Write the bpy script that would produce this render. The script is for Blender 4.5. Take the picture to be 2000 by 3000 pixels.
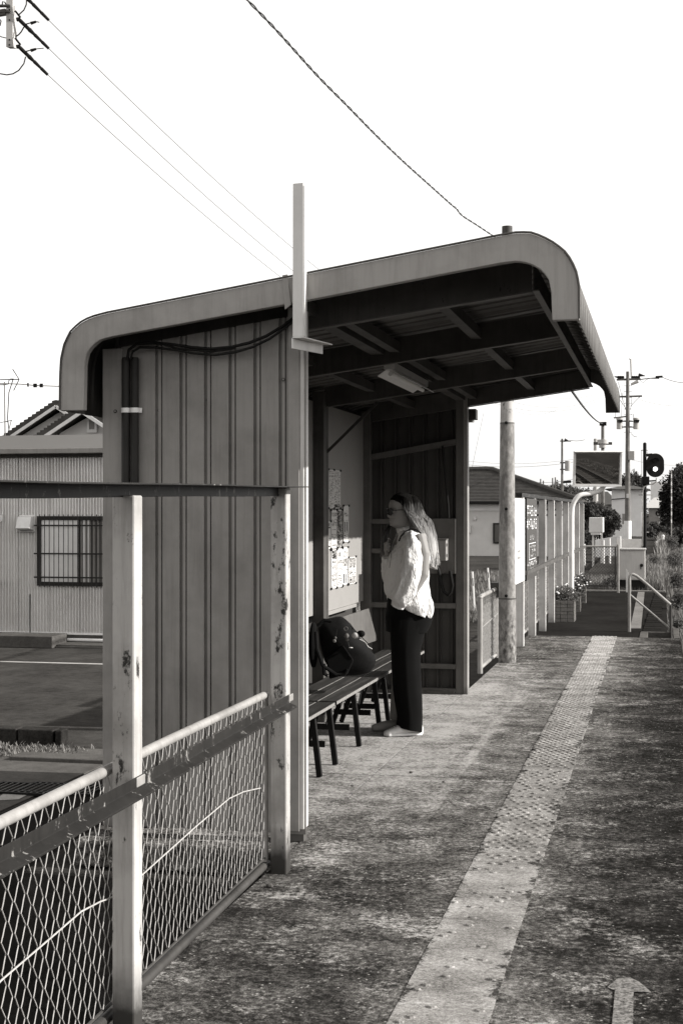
import bpy, bmesh, math, random
from mathutils import Vector, Matrix, noise
random.seed(7)
sc = bpy.context.scene
for o in list(bpy.data.objects): bpy.data.objects.remove(o)
COL = sc.collection
R = math.radians

# ------------------------------------------------------------ camera, sky, sun, exposure
F = 4167.0; TH = math.atan(942/F); SN, CS = math.sin(TH), math.cos(TH); EYE = 1.55
cam_d = bpy.data.cameras.new('camera'); cam = bpy.data.objects.new('camera', cam_d); COL.objects.link(cam)
cam.location = (0, 0, EYE); cam.rotation_euler = (R(90), 0, TH)
cam_d.sensor_fit = 'HORIZONTAL'; cam_d.sensor_width = 24.0; cam_d.lens = 24.0*F/2000
cam_d.clip_start = 0.05; cam_d.clip_end = 3000
sc.camera = cam
SUN_EL, SUN_AZ = R(26.0), R(86.0)          # azimuth clockwise from +Y
w = bpy.data.worlds.new('World'); sc.world = w; w.use_nodes = True
nt = w.node_tree; nt.nodes.clear()
sky = nt.nodes.new('ShaderNodeTexSky'); sky.sky_type = 'NISHITA'; sky.sun_disc = False
sky.sun_elevation = SUN_EL; sky.sun_rotation = SUN_AZ
sky.air_density = 3.0; sky.dust_density = 0.1; sky.ozone_density = 1.0
bw = nt.nodes.new('ShaderNodeRGBToBW'); tint = nt.nodes.new('ShaderNodeMix'); tint.data_type = 'RGBA'; tint.blend_type = 'MULTIPLY'
tint.inputs[0].default_value = 1.0; tint.inputs[7].default_value = (1.0, 0.985, 0.965, 1)
bg = nt.nodes.new('ShaderNodeBackground'); bg.inputs['Strength'].default_value = 0.121
out = nt.nodes.new('ShaderNodeOutputWorld')
veil = nt.nodes.new('ShaderNodeMath'); veil.operation = 'ADD'; veil.inputs[1].default_value = 1.2   # thin bright overcast veil, even over the whole sky
nt.links.new(sky.outputs[0], bw.inputs[0]); nt.links.new(bw.outputs[0], veil.inputs[0]); nt.links.new(veil.outputs[0], tint.inputs[6])
nt.links.new(tint.outputs[2], bg.inputs[0]); nt.links.new(bg.outputs[0], out.inputs[0])
sd = bpy.data.lights.new('sun', 'SUN'); sd.energy = 5.0; sd.angle = R(0.5); sd.color = (1.0, 0.985, 0.96)
so = bpy.data.objects.new('sun', sd); COL.objects.link(so)
sdir = Vector((math.sin(SUN_AZ)*math.cos(SUN_EL), math.cos(SUN_AZ)*math.cos(SUN_EL), math.sin(SUN_EL)))
so.rotation_euler = sdir.to_track_quat('Z', 'Y').to_euler()
vs = sc.view_settings; vs.view_transform = 'Standard'; vs.look = 'None'; vs.exposure = 0.78; vs.gamma = 1.0; vs.use_curve_mapping = False
sc.render.engine = 'CYCLES'

# ------------------------------------------------------------ measuring helpers (a sight line met with a real plane)
def P(px, py, d):
    u = (px-1000)/F
    return Vector(((-SN+u*CS)*d, (CS+u*SN)*d, EYE+(1500-py)/F*d))
def G(px, py, z=0.0): return P(px, py, (EYE-z)*F/(py-1500))
def PX(px, py, X):
    u = (px-1000)/F; return P(px, py, X/(-SN+u*CS))
def PY(px, py, Y):
    u = (px-1000)/F; return P(px, py, Y/(CS+u*SN))

# ------------------------------------------------------------ materials
def warm(v, a=1.0):
    k = max(0.0, 1-v)*a
    return (min(1, v*(1+.06*k)), v, v*(1-.07*k), 1)
class NT:
    def __init__(s, name):
        s.m = bpy.data.materials.new(name); s.m.use_nodes = True; s.t = s.m.node_tree
        s.b = s.t.nodes['Principled BSDF']; s.b.inputs['Specular IOR Level'].default_value = .10; s.geo = s.n('ShaderNodeNewGeometry')
    def n(s, typ, **kw):
        x = s.t.nodes.new(typ)
        for k, v in kw.items(): setattr(x, k, v)
        return x
    def l(s, a, b): s.t.links.new(a, b)
    def noise(s, scale, detail=4, rough=.6, stretch=(1,1,1), off=(0,0,0)):
        mp = s.n('ShaderNodeMapping'); mp.inputs['Scale'].default_value = stretch; mp.inputs['Location'].default_value = off
        s.l(s.geo.outputs['Position'], mp.inputs[0])
        x = s.n('ShaderNodeTexNoise'); x.inputs['Scale'].default_value = scale; x.inputs['Detail'].default_value = detail; x.inputs['Roughness'].default_value = rough
        s.l(mp.outputs[0], x.inputs['Vector']); return x.outputs['Fac']
    def ramp(s, fac, stops):
        r = s.n('ShaderNodeValToRGB'); e = r.color_ramp.elements
        while len(e) < len(stops): e.new(.5)
        for i, (p, v) in enumerate(stops):
            e[i].position = p; e[i].color = v if isinstance(v, tuple) else (v, v, v, 1)
        s.l(fac, r.inputs[0]); return r.outputs[0]
    def mix(s, fac, a, b, mode='MIX'):
        x = s.n('ShaderNodeMix'); x.data_type = 'RGBA'; x.blend_type = mode
        if isinstance(fac, (int, float)): x.inputs[0].default_value = fac
        else: s.l(fac, x.inputs[0])
        for i, c in ((6, a), (7, b)):
            if isinstance(c, tuple): x.inputs[i].default_value = c
            elif isinstance(c, (int, float)): x.inputs[i].default_value = (c, c, c, 1)
            else: s.l(c, x.inputs[i])
        return x.outputs[2]
    def math(s, op, a, b=0.0, clamp=False):
        x = s.n('ShaderNodeMath', operation=op, use_clamp=clamp)
        for i, c in ((0, a), (1, b)):
            if isinstance(c, (int, float)): x.inputs[i].default_value = c
            else: s.l(c, x.inputs[i])
        return x.outputs[0]
    def sep(s):
        x = s.n('ShaderNodeSeparateXYZ'); s.l(s.geo.outputs['Position'], x.inputs[0]); return x.outputs
    def bump(s, h, strength=.3, dist=.01):
        x = s.n('ShaderNodeBump'); x.inputs['Strength'].default_value = strength; x.inputs['Distance'].default_value = dist
        s.l(h, x.inputs['Height']); s.l(x.outputs[0], s.b.inputs['Normal'])
    def base(s, c):
        if isinstance(c, tuple): s.b.inputs['Base Color'].default_value = c
        else: s.l(c, s.b.inputs['Base Color'])
def plain(name, v, rough=.6, metal=0.0, var=.12, scale=8, bump=0.0, bscale=60, emit=None):
    k = NT(name); f = k.noise(scale, 5, .6)
    k.base(k.ramp(f, [(.3, warm(v*(1-var))), (.7, warm(min(1, v*(1+var))))]))
    k.b.inputs['Roughness'].default_value = rough; k.b.inputs['Metallic'].default_value = metal
    if bump: k.bump(k.noise(bscale, 4, .6), bump, .004)
    if emit: 
        k.b.inputs['Emission Color'].default_value = (1, .99, .97, 1); k.b.inputs['Emission Strength'].default_value = emit
    return k.m
def painted(name, v, rust=.05, chip=.62, streak=.15, rough=.45, basez=None, rs=14):
    """old paint: rain streaks, small rust chips, optional dirt near the foot"""
    k = NT(name)
    st = k.noise(7, 6, .7, (5, 5, .30)); big = k.noise(3.2, 5, .65)
    c = k.ramp(st, [(.25, warm(v*(1-streak*1.6))), (.5, warm(v)), (.8, warm(min(1, v*(1+streak*.5))))])
    c = k.mix(k.ramp(big, [(.42, 0.0), (.70, min(.9, streak*4.5))]), c, warm(v*.55))
    ch = k.noise(rs, 6, .75, (1, 1, .45))
    c = k.mix(k.ramp(ch, [(chip, 0.0), (chip+.05, 1.0)]), c, warm(rust))
    if basez is not None:
        z = k.sep()[2]
        f = k.math('SUBTRACT', basez, z); f = k.math('MULTIPLY', f, 6.0)
        f = k.math('ADD', f, k.math('MULTIPLY', k.noise(9, 4, .6), .9)); f = k.math('SUBTRACT', f, .45, True)
        c = k.mix(f, c, warm(.035))
    k.base(c); k.b.inputs['Roughness'].default_value = rough
    k.bump(k.noise(90, 3, .6), .08, .003)
    return k.m
M = {}
M['fence'] = painted('old_white_fence_paint', .37, .03, .575, .24, .5, basez=.22)
M['fence_far'] = painted('far_fence_paint', .50, .07, .66, .16, .5, basez=.0)
M['darkrail'] = painted('peeling_dark_rail_paint', .020, .20, .60, .3, .42, rs=20)
M['galv'] = painted('weathered_galvanised_pipe', .27, .09, .7, .2, .38)
M['darkpipe'] = painted('dark_grey_pipe_paint', .05, .05, .7, .2, .5)
M['wire'] = plain('galvanised_wire', .34, .5, .1, .15, 30)
M['wall'] = painted('shelter_grey_sheet_paint', .235, .05, .74, .13, .42, basez=.10)
M['trim'] = painted('shelter_trim_paint', .25, .05, .74, .13, .4, basez=.10)
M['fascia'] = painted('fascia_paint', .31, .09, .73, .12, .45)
M['post'] = painted('shelter_post_paint', .48, .05, .72, .1, .38, basez=.05)
M['plank'] = painted('pale_bracket_paint', .62, .05, .70, .06, .45)
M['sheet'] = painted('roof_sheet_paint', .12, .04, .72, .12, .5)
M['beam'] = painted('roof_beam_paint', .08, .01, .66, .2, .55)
M['board'] = plain('pale_wall_board', .23, .5, 0, .06, 2)
M['inner'] = painted('inner_rail_paint', .11, .02, .68, .15, .5)
M['dark'] = plain('black_plastic', .012, .45, 0, .2)
M['conduit'] = plain('dark_conduit_plastic', .022, .5, 0, .2)
M['white'] = plain('white_plastic', .72, .35, 0, .05)
M['whitepaint'] = painted('white_metal_paint', .72, .2, .74, .08, .45)
M['wallin'] = painted('shaded_wall_sheet_paint', .05, .02, .78, .07, .5)  # darker copy of the wall paint, with the shelter's inner shade in its colour
M['steel'] = plain('dark_bench_steel', .009, .6, .0, .3, 12)
M['screw'] = plain('screw_rubber', .04, .5)
M['rail_steel'] = plain('rail_steel', .12, .4, .8)
M['black'] = plain('black_cloth', .0035, .95, 0, .2)
M['bag'] = plain('black_bag_cloth', .005, .8, 0, .3, 30, .3, 300)
M['charm'] = plain('pale_charm', .45, .5, 0, .1)
M['charm2'] = plain('dull_charm', .10, .6, 0, .2)
M['skin'] = plain('skin', .22, .5, 0, .05, 12)
M['shoe'] = plain('white_canvas_shoe', .62, .6, 0, .08, 20)
M['lens'] = plain('sunglass_lens', .01, .08); M['lens'].node_tree.nodes['Principled BSDF'].inputs['Specular IOR Level'].default_value = .5
M['leaf'] = plain('leaf', .05, .55, 0, .6, 3)
M['leafdark'] = plain('dark_leaf', .022, .6, 0, .6, 1.2)
M['grass'] = plain('grass_blade', .17, .7, 0, .6, 1.6)
M['straw'] = plain('dry_grass', .15, .8, 0, .35, 9)
M['petal'] = plain('white_petal', .75, .6)
M['bark'] = plain('bark', .06, .9, 0, .3, 10, .5)
M['window'] = plain('window_glass', .05, .08, 0, .2, 1)
M['tile'] = plain('roof_tile', .055, .7, 0, .25, 4, .2, 30)
M['stucco'] = plain('stucco_wall', .54, .85, 0, .06, 3, .25, 60)
M['pale_wall'] = plain('pale_house_wall', .70, .8, 0, .06, 2)
M['signdark'] = plain('dark_sign_paint', .055, .45, 0, .04)
M['signwhite'] = plain('white_sign_paint', .80, .4, 0, .02)
M['print1'] = plain('print_black', .035, .5)
M['print2'] = plain('print_grey', .22, .5)
M['print3'] = plain('print_pale', .38, .5)
M['paper'] = plain('paper', .50, .5, 0, .03, 3)
M['lamp'] = plain('signal_lamp', .8, .3, 0, 0, 3, emit=1.5)
M['pole'] = plain('concrete_pole', .13, .8, 0, .3, 3, .3, 40)
M['trans'] = plain('transformer_paint', .38, .5, 0, .1, 3)

M['cladding'] = plain('corrugated_cladding', .66, .32, .55, .10, 1.2)
M['fasc'] = plain('grey_fascia', .40, .5, 0, .04, 1)
M['frost'] = plain('frosted_glass', .10, .35, 0, .2, 1.5)
M['blind'] = plain('pale_blind', .22, .6, 0, .1)
M['steelbar'] = plain('dark_steel_bar', .025, .5, 0, .2)
M['grate'] = plain('iron_grate', .05, .5, 0, .3, 20)
M['stucco_l'] = plain('light_stucco', .58, .8, 0, .06, 2)
M['wiregrey'] = plain('wire_grey', .05, .6)
M['white2'] = plain('white_enamel', .58, .35, 0, .06, 6)
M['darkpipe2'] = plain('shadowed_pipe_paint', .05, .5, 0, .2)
M['cab'] = painted('cabinet_paint', .44, .12, .74, .1, .5)
M['sigblack'] = plain('signal_black', .008, .5, 0, .2)
MIR = (13, 9)       # mirror: yaw towards the track, tilt down (degrees)
def mk_wood():
    k = NT('worn_bench_wood')
    g = k.noise(14, 6, .7, (3, .12, 3)); c = k.ramp(g, [(.3, warm(.010)), (.52, warm(.025)), (.72, warm(.08))])
    k.base(c); k.b.inputs['Roughness'].default_value = .6; k.bump(g, .35, .006); return k.m
M['wood'] = mk_wood()
M['woodedge'] = plain('sunlit_wood_edge', .17, .7, 0, .3, 25, .2)  # paler wood tone for the sunlit board edges
def mk_shirt():
    k = NT('white_linen'); k.base(warm(.62)); k.b.inputs['Roughness'].default_value = .85
    w1 = k.noise(16, 5, .6, (1.6, 1.6, .55)); w2 = k.noise(46, 3, .5, (1, 1, .6))
    k.bump(k.math('ADD', w1, k.math('MULTIPLY', w2, .35)), .8, .045); return k.m
M['shirt'] = mk_shirt()
def mk_hair():
    k = NT('hair'); z = k.sep()[2]
    st = k.noise(120, 3, .6, (1, 1, .06))
    t = k.math('MULTIPLY', k.math('SUBTRACT', k.math('ADD', 1.53, k.math('MULTIPLY', st, .16)), z), 2.4, True)      # ombre dye, dark roots to blond ends
    a = k.ramp(st, [(.3, warm(.003)), (.7, warm(.011))]); b = k.ramp(st, [(.25, warm(.22)), (.7, warm(.60))])
    k.base(k.mix(t, a, b)); k.b.inputs['Roughness'].default_value = .5; k.b.inputs['Specular IOR Level'].default_value = 0; k.bump(st, .5, .004); return k.m
M['hair'] = mk_hair()
LA, LB = G(1456, 2117), G(1306, 2312); LINE_K = -(LB.x-LA.x)/(LB.y-LA.y); LINE_X = LA.x+(LA.y-8.0)*LINE_K
def mk_platform():
    k = NT('platform_asphalt'); sp = k.sep(); X, Y = sp[0], sp[1]
    fine = k.noise(170, 6, .85); grit = k.noise(38, 8, .82); mid = k.noise(7, 7, .7, (1, .8, 1)); big = k.noise(1.25, 6, .62, (1.0, 1.25, 1)); streak = k.noise(2.4, 7, .72, (.55, 1.5, 1), (3, 1, 0))
    # wear of the surface: pale trodden ground by the shelter, dark by the track edge
    side = k.math('MULTIPLY', k.math('SUBTRACT', -.80, X), 1.5, True)
    a1 = k.math('MULTIPLY', k.math('SUBTRACT', Y, 5.9), .4, True); a2 = k.math('MULTIPLY', k.math('SUBTRACT', 15.5, Y), .3, True)
    tread = k.math('MULTIPLY', side, k.math('MULTIPLY', a1, a2))
    far = k.math('MULTIPLY', k.math('SUBTRACT', Y, 9.0), .06, True)
    dx = k.math('ABSOLUTE', k.math('SUBTRACT', X, -.66))
    dust = k.math('SUBTRACT', 1.0, k.math('MULTIPLY', dx, 2.6), True)
    rgt = k.math('MULTIPLY', k.math('SUBTRACT', X, -.38), .42, True)
    sc_ = lambda a, f: k.math('MULTIPLY', k.math('SUBTRACT', a, .5), f)
    lev = k.math('ADD', k.math('MULTIPLY', tread, .42), k.math('MULTIPLY', dust, .18))
    lev = k.math('ADD', lev, k.math('MULTIPLY', far, .10)); lev = k.math('SUBTRACT', lev, rgt)
    for a, f in ((big, .65), (streak, .5), (mid, .9), (grit, 1.9), (fine, 1.3)): lev = k.math('ADD', lev, sc_(a, f))
    lev = k.math('ADD', lev, .43)
    # pale lichen-like patches with speckled edges
    pn_ = k.math('ADD', k.noise(2.7, 9, .78, (.9, 1.15, 1), (7, 2, 0)), k.math('MULTIPLY', k.math('SUBTRACT', grit, .5), .45))
    lev = k.math('ADD', lev, k.math('MULTIPLY', k.math('MULTIPLY', k.math('SUBTRACT', pn_, .535), 8, True), .40))
    # faint worn guide line left of the tiles
    lx = k.math('ADD', X, k.math('MULTIPLY', k.math('SUBTRACT', Y, 8.0), LINE_K)); ld = k.math('ABSOLUTE', k.math('SUBTRACT', lx, LINE_X))
    lm = k.math('MULTIPLY', k.math('MULTIPLY', k.math('SUBTRACT', .040, ld), 50, True), k.math('MULTIPLY', k.math('SUBTRACT', k.noise(1.1, 5, .7, (1, .5, 1), (1, 5, 0)), .40), 6, True))
    lm = k.math('MULTIPLY', lm, k.math('MULTIPLY', k.math('SUBTRACT', Y, 6.2), .6, True))
    lm = k.math('MULTIPLY', lm, k.math('MULTIPLY', k.math('SUBTRACT', 12.6, Y), 1.0, True))
    lev = k.math('ADD', lev, k.math('MULTIPLY', lm, .17))
    c = k.ramp(lev, [(.10, warm(.010)), (.32, warm(.021)), (.50, warm(.062)), (.68, warm(.14)), (.98, warm(.34))])
    vor = k.n('ShaderNodeTexVoronoi'); vor.inputs['Scale'].default_value = 26; k.l(k.geo.outputs['Position'], vor.inputs['Vector'])
    c = k.mix(k.math('MULTIPLY', k.math('SUBTRACT', .13, vor.outputs['Distance']), 14, True), c, warm(.30))
    # straight hairline joints across the slab
    jn = k.math('ABSOLUTE', k.math('SUBTRACT', k.math('ADD', Y, k.math('MULTIPLY', k.math('SUBTRACT', k.noise(5, 3, .5), .5), .05)), 8.22))
    c = k.mix(k.math('MULTIPLY', k.math('SUBTRACT', .008, jn), 160, True), c, warm(.012))
    k.base(c); k.b.inputs['Roughness'].default_value = .95; k.b.inputs['Specular IOR Level'].default_value = 0
    k.bump(k.math('ADD', grit, k.math('MULTIPLY', fine, .6)), .6, .008); return k.m
M['platform'] = mk_platform()
def mk_ground(name, lo, hi, s=1.0, bs=.5):
    k = NT(name); a = k.noise(1.3*s, 5, .6, (1, .7, 1)); b = k.noise(60*s, 5, .75); c_ = k.noise(9*s, 5, .65)
    l = k.math('ADD', k.math('MULTIPLY', a, .35), k.math('ADD', k.math('MULTIPLY', b, .4), k.math('MULTIPLY', c_, .25)))
    k.base(k.ramp(l, [(.35, warm(lo)), (.62, warm(hi))])); k.b.inputs['Roughness'].default_value = .95; k.b.inputs['Specular IOR Level'].default_value = 0; k.bump(b, bs, .01); return k.m
M['asphalt'] = mk_ground('car_park_asphalt', .015, .065)
M['darkasphalt'] = mk_ground('lower_platform_asphalt', .009, .024)
M['earth'] = mk_ground('rough_earth', .015, .06, .5)
M['concrete'] = mk_ground('old_concrete', .04, .11, .9)
M['mossy'] = mk_ground('mossy_concrete', .004, .05, 1.1, .9)
M['ballast'] = mk_ground('ballast_stone', .01, .09, .4, 1.0)
M['linepaint'] = mk_ground('worn_white_paint', .16, .4, 1.4, .3)
M['curbpaint'] = mk_ground('pale_edge_paint', .08, .2, 1.4, .3)
M['brick'] = mk_ground('pale_planter_brick', .07, .2, 1.2, .5)
def mk_tact():
    k = NT('tactile_tile'); sp = k.sep(); X, Y = sp[0], sp[1]
    g = k.noise(55, 9, .85); b = k.noise(3.4, 8, .74, (.8, 1.3, 1)); f2 = k.noise(170, 5, .85); sc_ = lambda a, f: k.math('MULTIPLY', k.math('SUBTRACT', a, .5), f)
    dx = k.math('ABSOLUTE', k.math('ADD', k.math('ADD', X, .665), k.math('MULTIPLY', k.math('SUBTRACT', Y, 4.0), .0033)))
    rim = k.math('MULTIPLY', k.math('SUBTRACT', dx, .095), 9, True)
    near = k.math('MULTIPLY', k.math('SUBTRACT', 9.0, Y), .3, True)
    l = k.math('ADD', k.math('ADD', sc_(b, .9), sc_(g, 1.2)), k.math('ADD', sc_(f2, .9), .53))
    l = k.math('ADD', l, k.math('MULTIPLY', k.math('MULTIPLY', rim, near), .10)); l = k.math('ADD', l, k.math('MULTIPLY', k.math('SUBTRACT', Y, 9.5), .02, True))
    c = k.ramp(l, [(.20, warm(.035)), (.40, warm(.115)), (.58, warm(.225)), (.86, warm(.44))])
    # broken, worn-away edges
    e = k.math('ADD', k.math('SUBTRACT', dx, .150), k.math('ADD', sc_(k.noise(5, 9, .85), .60), sc_(g, .10)))
    e = k.math('MULTIPLY', e, 45, True)
    c = k.mix(e, c, k.ramp(g, [(.35, warm(.012)), (.5, warm(.035)), (.65, warm(.10))]))
    k.base(c); k.b.inputs['Roughness'].default_value = .95; k.b.inputs['Specular IOR Level'].default_value = 0; k.bump(g, .5, .006); return k.m
M['tact'] = mk_tact()
def mk_arrow():
    k = NT('worn_arrow_paint'); g = k.noise(70, 6, .8); 
    k.base(k.ramp(g, [(.40, warm(.03)), (.50, warm(.13)), (.64, warm(.26))])); k.b.inputs['Roughness'].default_value = .9; return k.m
M['arrow'] = mk_arrow()
def mk_polepaint():
    k = NT('rust_stained_white_pole'); a = k.noise(4.2, 5, .6, (1.6, 1.6, .7), (2, 0, .4)); b = k.noise(30, 5, .7, (1, 1, .5))
    c = k.ramp(b, [(.3, warm(.12)), (.7, warm(.29))]); c = k.mix(k.ramp(a, [(.53, 0.0), (.60, .85)]), c, warm(.11))
    z = k.sep()[2]; f = k.math('MULTIPLY', k.math('SUBTRACT', .52, z), 12, True); c = k.mix(f, c, k.ramp(b, [(.35, warm(.04)), (.65, warm(.28))]))
    k.base(c); k.b.inputs['Roughness'].default_value = .6; k.bump(b, .2, .004); return k.m
M['polepaint'] = mk_polepaint()
def mk_mirror():
    k = NT('mirror_glass'); k.base((.42, .41, .40, 1)); k.b.inputs['Metallic'].default_value = 1; k.b.inputs['Roughness'].default_value = .03; return k.m
M['mirror'] = mk_mirror()

# ------------------------------------------------------------ mesh helpers
class MB:
    def __init__(s): s.v = []; s.f = []; s.mi = []
    def add(s, vs, fs, mi=0):
        b = len(s.v); s.v += [tuple(p) for p in vs]
        for f in fs: s.f.append(tuple(b+i for i in f)); s.mi.append(mi)
        return s
    def box(s, x0, x1, y0, y1, z0, z1, mi=0):
        vs = [(x, y, z) for z in (z0, z1) for x, y in ((x0, y0), (x1, y0), (x1, y1), (x0, y1))]
        return s.add(vs, [(3,2,1,0), (4,5,6,7), (0,1,5,4), (1,2,6,5), (2,3,7,6), (3,0,4,7)], mi)
    def bar(s, a, b, wx, wz, up=(0,0,1), mi=0):
        a, b = Vector(a), Vector(b); d = (b-a).normalized(); u = Vector(up)
        x = d.cross(u); 
        if x.length < 1e-5: x = d.cross(Vector((0,1,0)))
        x.normalize(); z = x.cross(d)
        vs = [p + x*sx*wx/2 + z*sz*wz/2 for p in (a, b) for sx, sz in ((-1,-1), (1,-1), (1,1), (-1,1))]
        return s.add(vs, [(0,1,2,3), (7,6,5,4), (0,4,5,1), (1,5,6,2), (2,6,7,3), (3,7,4,0)], mi)
    def tube(s, pts, r, n=8, caps=True, mi=0):
        pts = [Vector(p) for p in pts]; m = len(pts)
        rs = r if isinstance(r, (list, tuple)) else [r]*m
        b = len(s.v); t0 = (pts[1]-pts[0]).normalized(); x = t0.orthogonal().normalized()
        for i, p in enumerate(pts):
            t = (pts[min(i+1, m-1)]-pts[max(i-1, 0)]).normalized()
            x = (x - t*x.dot(t)); x = x.normalized() if x.length > 1e-6 else t.orthogonal().normalized()
            y = t.cross(x)
            for k in range(n):
                a = 2*math.pi*k/n; s.v.append(tuple(p+(x*math.cos(a)+y*math.sin(a))*rs[i]))
        for i in range(m-1):
            for k in range(n):
                s.f.append((b+i*n+k, b+i*n+(k+1)%n, b+(i+1)*n+(k+1)%n, b+(i+1)*n+k)); s.mi.append(mi)
        if caps:
            s.f.append(tuple(b+k for k in reversed(range(n)))); s.mi.append(mi)
            s.f.append(tuple(b+(m-1)*n+k for k in range(n))); s.mi.append(mi)
        return s
    def cyl(s, c, r, h, n=16, r2=None, mi=0):
        c = Vector(c); return s.tube([c, c+Vector((0,0,h))], [r, r if r2 is None else r2], n, True, mi)
    def rings(s, rings, closed=True, mi=0, caps=True):
        b = len(s.v); n = len(rings[0])
        for r_ in rings: s.v += [tuple(p) for p in r_]
        for i in range(len(rings)-1):
            for k in range(n if closed else n-1):
                s.f.append((b+i*n+k, b+i*n+(k+1)%n, b+(i+1)*n+(k+1)%n, b+(i+1)*n+k)); s.mi.append(mi)
        if caps and closed:
            s.f.append(tuple(b+k for k in reversed(range(n)))); s.mi.append(mi)
            s.f.append(tuple(b+(len(rings)-1)*n+k for k in range(n))); s.mi.append(mi)
        return s
    def ball(s, c, rx, ry=None, rz=None, n=12, m=8, mi=0):
        ry = ry or rx; rz = rz or rx; c = Vector(c)
        rr = []
        for j in range(1, m):
            a = math.pi*j/m
            rr.append([c+Vector((rx*math.sin(a)*math.cos(2*math.pi*k/n), ry*math.sin(a)*math.sin(2*math.pi*k/n), -rz*math.cos(a))) for k in range(n)])
        return s.rings(rr, mi=mi)
    def prism(s, poly, y0, y1, mi=0):
        """poly: (x,z) outline, extruded along Y"""
        n = len(poly); vs = [(x, y0, z) for x, z in poly]+[(x, y1, z) for x, z in poly]
        fs = [tuple(range(n)), tuple(reversed(range(n, 2*n)))]+[(i, i+n, (i+1) % n+n, (i+1) % n) for i in range(n)]
        return s.add(vs, fs, mi)
    def mesh(s, name, mats):
        me = bpy.data.meshes.new(name); me.from_pydata(s.v, [], s.f); me.update()
        for m in (mats if isinstance(mats, (list, tuple)) else [mats]): me.materials.append(M[m] if isinstance(m, str) else m)
        if any(s.mi): me.polygons.foreach_set('material_index', s.mi)
        return me
    def build(s, name, mats, parent=None, smooth=False, bevel=0, fix=True):
        me = s.mesh(name, mats)
        if fix and len(me.polygons) < 60000:
            bm = bmesh.new(); bm.from_mesh(me); bmesh.ops.recalc_face_normals(bm, faces=bm.faces); bm.to_mesh(me); bm.free()
        if smooth:
            me.polygons.foreach_set('use_smooth', [True]*len(me.polygons))
            try: me.set_sharp_from_angle(angle=R(40 if smooth is True else smooth))
            except Exception: pass
        o = bpy.data.objects.new(name, me); COL.objects.link(o)
        if parent: o.parent = parent; o.matrix_parent_inverse = Matrix.Identity(4)
        if bevel:
            md = o.modifiers.new('bevel', 'BEVEL'); md.width = bevel; md.segments = 2; md.limit_method = 'ANGLE'; md.angle_limit = R(50)
        return o
def tag(o, label=None, cat=None, group=None, kind=None):
    if label: o['label'] = label
    if cat: o['category'] = cat
    if group: o['group'] = group
    if kind: o['kind'] = kind
    return o
def thing(name, label, cat, loc=(0,0,0), rz=0, group=None):
    o = bpy.data.objects.new(name, None); COL.objects.link(o); o.location = loc; o.rotation_euler = (0, 0, rz); o.empty_display_size = .1
    return tag(o, label, cat, group)
def dup(o, parent=None):
    kids = [c for c in bpy.data.objects if c.parent == o]
    c = o.copy(); COL.objects.link(c); c.parent = parent
    for k in kids: dup(k, c)
    return c
def world_part(mb, name, mats, parent, **kw):
    """mesh given in world coordinates under an unrotated empty: shift into its frame"""
    L = Vector(parent.location)
    mb.v = [tuple(Vector(v)-L) for v in mb.v]
    return mb.build(name, mats, parent, **kw)
# ============================================================ SETTING
GZ = -0.80
def struct(name, mb, mat, **kw): return tag(mb.build(name, mat, **kw), kind='structure')
# the platform: bevelled top slab, deep side towards the track, foundation under the shelter
b = MB(); b.box(-1.66, .20, -4, 17.93, -1.0, 0); struct('platform', b, ['platform'])
b = MB(); b.box(-2.72, -1.662, 6.30, 12.35, -.13, -.003); struct('shelter_slab', b, 'platform', bevel=.012)
b = MB(); b.box(-2.95, -1.668, 6.22, 12.45, -.80, -.14); struct('shelter_foundation', b, 'mossy', bevel=.015)
b = MB(); b.box(.205, .32, -4, 17.9, -1.0, -.03); struct('platform_coping', b, 'concrete', bevel=.01)
# lower platform beyond the edge, with the stair pit beside it
LZ = -0.085
b = MB(); b.box(-1.66, -.305, 17.935, 29.75, -1.0, LZ); b.box(-.304, .06, 19.75, 29.75, -1.0, LZ-.001); b.box(-.304, .12, 17.935, 19.749, -1.0, -.55); struct('lower_platform', b, 'darkasphalt')
b = MB(); b.box(-.295, .10, 19.65, 19.745, -.54, LZ+.012); b.box(-.303, -.2, 17.94, 19.645, -.54, LZ+.01); b.box(.125, .2, 17.95, 19.74, -.9, -.02); struct('stair_kerb', b, 'concrete', bevel=.006)
b = MB()
for i, (y0, y1) in enumerate([(18.0, 18.55), (18.56, 19.1), (19.11, 19.6)]): b.box(-.17, .11, y0, y1, -.545, -.40-.05*i)
struct('stair_steps', b, 'darkasphalt')
b = MB(); b.add([(-.62, 19.8, LZ+.004), (-.50, 19.8, LZ+.004), (-.26, 29.6, LZ+.004), (-.42, 29.6, LZ+.004)], [(0,1,2,3)])
L0, L1 = G(1845, 1842, LZ), G(1877, 1842, LZ); L2, L3 = G(1888, 1730, LZ), G(1869, 1730, LZ)
b = MB(); b.add([(p.x, p.y, LZ+.004) for p in (L0, L1, L2, L3)], [(0,1,2,3)]); struct('painted_line', b, 'curbpaint')
b = MB(); 
for i in range(24):
    y = 19.85+i*.4; b.box(-.27+ (y-19.8)*.012, -.02, y, y+.385, LZ, LZ+.006+.004*(i % 3))
struct('edge_paving', b, 'darkasphalt')
b = MB(); b.box(-1.64, .05, 29.63, 29.78, LZ-.1, LZ+.03); struct('end_kerb', b, 'curbpaint', bevel=.01)

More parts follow.
